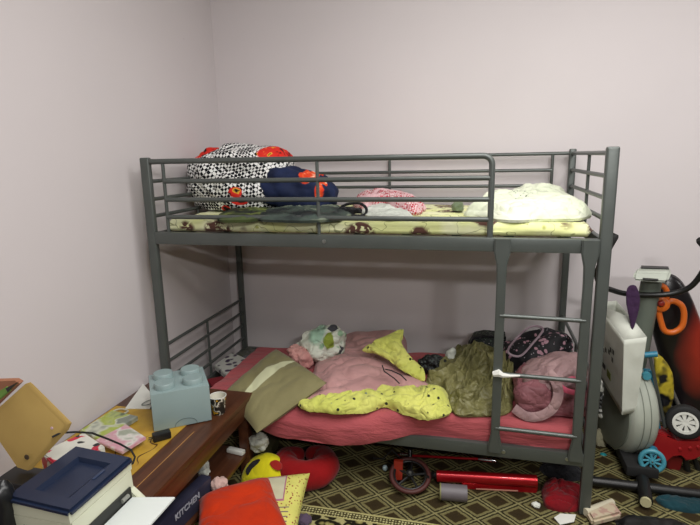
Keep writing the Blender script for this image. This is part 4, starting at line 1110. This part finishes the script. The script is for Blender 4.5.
# top flap folded to a point where the ribbon holds it
fm = MB(); tp = at(632, 318, y=yb0 + .08)
fm.b.faces.new([fm.b.verts.new(p) for p in (e0, r0, tp)]); fm.b.faces.new([fm.b.verts.new(p) for p in (e0, tp, l0)])
fo = obj('folded_rim', fm, 'bagw', pb); fo.modifiers.new('thickness', 'SOLIDIFY').thickness = .0015
def onleft(u, v, off=.004): # u from front edge, v from top
    p = e0 * (1 - u) * (1 - v) + e1 * (1 - u) * v + l0 * u * (1 - v) + l1 * u * v
    n = (l0 - e0).cross(e1 - e0).normalized()
    if n.x > 0: n = -n
    return p + n * off
def lpatch(u0, u1, v0, v1, mt_, nm):
    P = [onleft(u0, v0, .009), onleft(u1, v0, .009), onleft(u1, v1, .009), onleft(u0, v1, .009)]
    n = (P[1] - P[0]).cross(P[3] - P[0]).normalized() * .001
    obj(nm, MB().prism(P, n), mt_, bgo)
M['olg'] = plain('olive_green_ink', '#6b7428', .6); M['dki'] = plain('dark_ink', '#3c3d36', .6)
lpatch(.36, .50, .66, .76, 'olg', 'logo_square'); lpatch(.56, .92, .66, .73, 'dki', 'logo_bar')
for i, (a, v) in enumerate(((.25, .28), (.34, .30), (.28, .40), (.52, .40), (.40, .36), (.60, .44))): lpatch(a, a + .05, v, v + .06, 'dki', 'printed_letter')
rb = [(628, 287, .40), (636, 286, .40), (640, 300, .38), (637, 318, .36), (632, 330, .34), (629, 318, .36), (626, 300, .38)]
thing('purple_ribbon', flap([at(a, b_, y=c_) for a, b_, c_ in rb], .008, .006, 5, (-.1, -1, 0), 12, 60), fabric('dark_purple_ribbon', '#3a2440', '#2c1a34'), 'dark purple ribbon tied from the handlebar to the paper bag', 'ribbon')
# ride-on toy standing on end ---------------------------------------------------
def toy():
    k = NM('black_plastic_red_lacquer'); p = k.pos()
    c = k.mix(k.spot(k.warp(p, .1, 5), at(702, 345, y=.62), .22, .6, (1.7, .3, .8)), '#151214', '#8e2a1c')  # red lacquered area on the right of the black shell
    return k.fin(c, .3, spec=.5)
M['toyb'] = toy()
ty = empty('ride_on_car', at(690, 440, y=.7), 'black and red ride-on toy car standing on end against the wall', 'toy car')
YT = .62
ro = [(650, 300), (655, 284), (664, 275), (674, 275), (684, 284), (694, 303), (704, 332), (712, 370), (716, 410), (706, 440), (690, 440), (676, 418), (668, 390), (660, 360), (652, 330)]
tb_ = flap([at(a, b_, y=YT) for a, b_ in ro], .05, .0, 3, (-.05, -1, .05), 24, 120)
obj('shell', tb_, 'toyb', ty, 80)
obj('silver_edge', MB().tube([at(a, b_, y=YT - .045) for a, b_ in ((668, 374), (672, 390), (678, 404), (686, 415))], .010, 10), plain('silver_trim', '#8d8c88', .3, .6), ty, label='silver edge trim')
M['orange'] = plain('orange_plastic', '#d0651e', .4)
oy = YT - .11
hr = [(665, 305), (672, 301), (681, 305), (684, 314), (682, 326), (674, 332), (665, 331), (661, 322), (659, 310)]
hw = obj('steering_loop', MB().tube(spl([at(a, b_, y=oy) for a, b_ in hr + [hr[0]]], 6)[:-1], .014, 12, True), 'orange', ty, 80, label='orange steering loop')
obj('steering_loop', MB().tube(spl([at(a, b_, y=oy) for a, b_ in ((653, 300), (652, 292), (657, 286), (664, 287), (667, 294), (664, 303))], 6), .013, 12), 'orange', ty, 80, label='orange steering loop')
obj('steering_hub', MB().lathe([(0, .03), (.02, .028), (.034, .018), (.036, 0), (0, -.06)], at(661, 304, y=oy), zto((-.1, -1, .1)), 24), 'orange', ty)
obj('horn_button', MB().lathe([(0, .014), (.010, .012), (.016, .004), (.016, 0), (0, 0)], at(661, 303.5, y=oy - .03), zto((-.1, -1, .1)), 20), plain('dark_red_button', '#7c1e14', .3), ty, label='dark red button')
# red toy truck with white wheel
rt = empty('red_toy_truck', at(680, 470, y=.5), 'red plastic toy truck with a white spoked wheel at the right edge', 'toy truck')
yw = .42; wc2 = at(685, 422, y=yw); wn2 = V((-.22, -1, .12)).normalized(); R2 = zto(wn2)
R_ = .062
tyre = obj('tyre', MB().lathe([(.048, -.03), (R_ + .012, -.03), (R_ + .018, -.02), (R_ + .018, .012), (R_ + .010, .02), (.054, .018), (.048, .0)], wc2, R2, 40), 'blackr', rt, 60)
hub = MB(); hub.lathe([(0, .012), (.014, .014), (.016, .010), (.016, .0)], wc2, R2, 24)
hub.lathe([(.042, .0), (.042, .018), (.055, .018), (.055, -.0), (.042, .0)], wc2, R2, 40)
for k in range(8):
    t = 2 * PI * k / 8; d0 = R2 @ V((math.cos(t), math.sin(t), 0)); d1 = R2 @ V((-math.sin(t), math.cos(t), 0)); n2 = R2 @ V((0, 0, 1))
    A = wc2 + d0 * .012; B = wc2 + d0 * .045
    hub.prism([A - d1 * .0045, A + d1 * .0045, B + d1 * .012, B - d1 * .012], n2 * .014)
obj('wheel_rim', hub, 'white', rt, 40, label='white wheel rim with eight spokes')
obj('wheel_back', MB().lathe([(0, -.004), (.048, -.004), (.048, 0), (0, 0)], wc2, R2, 32), 'black', rt)
M['truck'] = plain('red_toy_plastic', '#961a1f', .35, coat=.2)
yt = .40
body = [(652, 441), (660, 434), (668, 436), (678, 443), (700, 440), (720, 442), (720, 455), (706, 452), (695, 460), (686, 461), (682, 454), (672, 455), (668, 462), (660, 462), (656, 455)]
obj('chassis', MB().prism([at(a, b_, y=yt) for a, b_ in body], (.0, .10, .0), .006), 'truck', rt, 50)
m = MB()
for a, b_ in ((680, 449), (690, 448), (698, 447)): m.lathe([(0, .008), (.006, .007), (.009, 0), (0, 0)], at(a, b_, y=yt - .0), zto((0, -1, 0)), 12)
obj('rivets', m, 'truck', rt)
obj('support_leg', MB().tube([at(685, 458, y=yt + .04), at(690, 480, y=yt + .03), at(697, 495, y=yt - .03)], .014, 10), 'black', rt)
obj('support_leg', MB().tube([at(694, 458, y=yt + .06), at(700, 475, y=yt + .05), at(709, 496, y=yt)], .012, 10), 'black', rt)
obj('lower_bracket', MB().prism([at(a, b_, y=yt + .03) for a, b_ in ((664, 455), (684, 458), (680, 472), (672, 478), (668, 470))], (0, .06, 0), .005), plain('dark_red_plastic', '#6c1216', .4), rt, label='darker red bracket')
# teal scooter
M['teal'] = plain('teal_blue_plastic', '#2a7d9a', .4); M['tealw'] = plain('light_teal', '#4691a3', .4)
ts = empty('teal_scooter', at(652, 470, y=.45), 'teal blue childs scooter standing folded between bag and toy car', 'scooter')
ysc = .46
obj('deck', MB().prism([at(a, b_, y=ysc) for a, b_ in ((638, 386), (646, 372), (652, 372), (655, 390), (661, 430), (664, 455), (658, 470), (648, 470), (644, 440), (640, 410))], (0, .05, 0), .008), 'teal', ts, 50)
obj('handle_grip', MB().tube([at(644, 355, y=ysc - .03), at(657, 354, y=ysc - .03)], .014, 12), 'teal', ts)
obj('steering_tube', MB().tube([at(650, 356, y=ysc - .03), at(657, 390, y=ysc - .03), at(665, 427, y=ysc - .03)], .008, 10), plain('grey_tube', '#6a6f70', .3, .7), ts, label='thin grey metal tube')
m = MB(); kc = at(646, 375, y=ysc - .015)
m.lathe([(0, .02), (.018, .02), (.02, .014), (.02, 0), (0, 0)], kc, zto((0, -1, 0)), 20)
obj('folding_knob', m, 'tealw', ts)
wc3 = at(652, 461, y=.30); R3 = zto(V((-.15, -1, .15)))
tw = obj('wheel_tyre', MB().tube([wc3 + R3 @ V((.048 * math.cos(t), .048 * math.sin(t), 0)) for t in [2 * PI * k / 36 for k in range(36)]], .011, 10, True), 'tealw', ts, 80)
m = MB()
for k in range(9):
    t = 2 * PI * k / 9; m.tube([wc3 + R3 @ V((.010 * math.cos(t), .010 * math.sin(t), 0)), wc3 + R3 @ V((.043 * math.cos(t + .3), .043 * math.sin(t + .3), 0))], .005, 8)
m.lathe([(0, .012), (.012, .012), (.012, -.012), (0, -.012)], wc3, R3, 16)
obj('spokes', m, 'tealw', tw)
obj('hub_bolt', MB().lathe([(0, .016), (.004, .015), (.005, .012)], wc3, R3, 10), 'chrome', tw)
obj('fork', MB().tube([wc3 + V((0, .012, 0)), wc3 + V((.02, .08, .02)), at(660, 450, y=ysc)], .014, 10), 'teal', ts)
# yellow and black patterned cloth
thing('yellow_black_bag', flap([at(a, b_, y=.52) for a, b_ in ((654, 356), (662, 357), (672, 372), (674, 390), (672, 405), (668, 420), (662, 410), (656, 385))], .02, .008, 6, (0, -1, 0), 16, 80), mag('yellow_black_print', ['#1a1a1c', '#1d1c1a', '#a8962a', '#b3a030', '#17171a'], 9),
      'yellow and black patterned bag wedged behind the teal scooter', 'bag')
# small things by the post
thing('silver_garment', flap([at(a, b_, y=.5) for a, b_ in ((596, 384), (602, 380), (604, 392), (601, 405), (602, 418), (596, 412))], .02, .014, 8, (0, -1, 0), 16, 70, 20), pr('silver_black_print', '#2a2b2a', '#a9aaa4', 30, '#b9bab2', .4), 'silver and black sequined garment hanging behind the bed post', 'garment')
thing('cream_glove', bundle(at(600, 441, y=.60), (.034, .025, .07), None, .01, 16, 4, 4, 2.2, floor=.005), fabric('cream_cloth', '#a39f84'), 'cream cloth glove beside the bike housing', 'glove')
thing('teal_ball', bundle(at(603, 457, y=.5), (.022, .02, .022), None, .002, 16, 4, 3, 2.0), plain('teal_small', '#1f8a90', .4), 'small teal plastic ball on the floor by the bike housing', 'ball')
thing('black_holdall', bundle(V((2.19, .82, .12)), (.10, .08, .11), None, .02, 10, 4, 5, 2.6, floor=.006), 'blackc', 'black holdall against the wall behind the bike housing', 'bag')
# magazine rolled, black boot, teal cloth in the front
def news():
    k = NM('folded_beige_booklet'); p = k.pos(); c = k.mix(k.step(k.noise(k.warp(p, .03, 20), 25, 2), .5, .6), '#b9ab92', '#a98a7c'); return k.fin(c, .5)
m = MB()
ra, rb_ = at(588, 517, z=.03), at(618, 508, z=.03)
P0 = [at(585, 516, z=.008), at(592, 528, z=.008), at(622, 520, z=.008), at(612, 506, z=.008)]
P1 = [p + V((0, 0, .035)) for p in P0]; P1[0] = P1[0].lerp(P1[1], .2)
bo = empty('folded_booklet', at(600, 518, z=.006), 'beige folded booklet on the carpet at the foot of the right post', 'booklet')
obj('pages', MB().hexa(P0, P1, .010), news(), bo, 60)
obj('spine_fold', MB().tube([P0[0] + V((0, 0, .018)), P0[3] + V((0, 0, .018))], .017, 14), plain('cream_fold', '#c4bda6', .6), bo, label='cream folded edge')
thing('black_boot', bundle(at(655, 529, z=.03), (.15, .05, .035), rotz(4), .010, 9, 5, 5, 2.6, floor=.006), plain('black_leather', '#0f0f10', .35), 'black leather boot lying at the bottom right corner', 'boot')
thing('teal_cloth', heap(ringpx([(655, 498), (672, 497), (700, 500), (715, 506), (700, 512), (680, 510), (664, 506)], .012), .02, .010, 12, 5, 20, 80, base=.006), fabric('dark_teal_cloth', '#1a3f48', '#13333a'), 'dark teal cloth on the carpet below the red toy truck', 'cloth')

# ================================================================ LIGHT & CAMERA
def area(name, loc, target, size, size_y, power, col):
    l = bpy.data.lights.new(name, 'AREA'); l.shape = 'RECTANGLE'; l.size = size; l.size_y = size_y; l.energy = power; l.color = col
    o = bpy.data.objects.new(name, l); COL.objects.link(o); o.location = loc
    o.rotation_euler = (V(target) - V(loc)).to_track_quat('-Z', 'Y').to_euler(); return o
area('ceiling_bounce_fill', (2.1, -1.0, 2.8), (2.1, -.9, 0), 2.2, 1.8, 62, (1, .98, .955))  # added soft fill standing in for light bounced off the ceiling
area('ceiling_lamp', (1.9, -2.0, 2.75), (1.7, -1.2, 0), .25, .25, 13, (1, .965, .93))
area('wall_tube_lamp', (2.6, -3.3, 2.42), (1.4, .9, 1.4), .5, .10, 30, (1, .985, .96))
area('side_lamp', (4.7, -.35, 2.1), (0, -.2, 1.3), .3, .3, 7, (1, .98, .96))
w = bpy.data.worlds.new('world'); scene.world = w; w.use_nodes = True
w.node_tree.nodes['Background'].inputs[0].default_value = (.8, .85, 1, 1); w.node_tree.nodes['Background'].inputs[1].default_value = .3
cd = bpy.data.cameras.new('camera'); co = bpy.data.objects.new('camera', cd); COL.objects.link(co)
cd.sensor_fit = 'HORIZONTAL'; cd.sensor_width = 36; cd.lens = FPX / 700 * 36; cd.clip_start = .02
mt = Matrix((CR, CU, -CF)).transposed().to_4x4(); mt.translation = CAM; co.matrix_world = mt
scene.camera = co
vs = scene.view_settings; vs.view_transform = 'Standard'; vs.look = 'None'; vs.gamma = 1; vs.use_curve_mapping = False; vs.exposure = 0.2
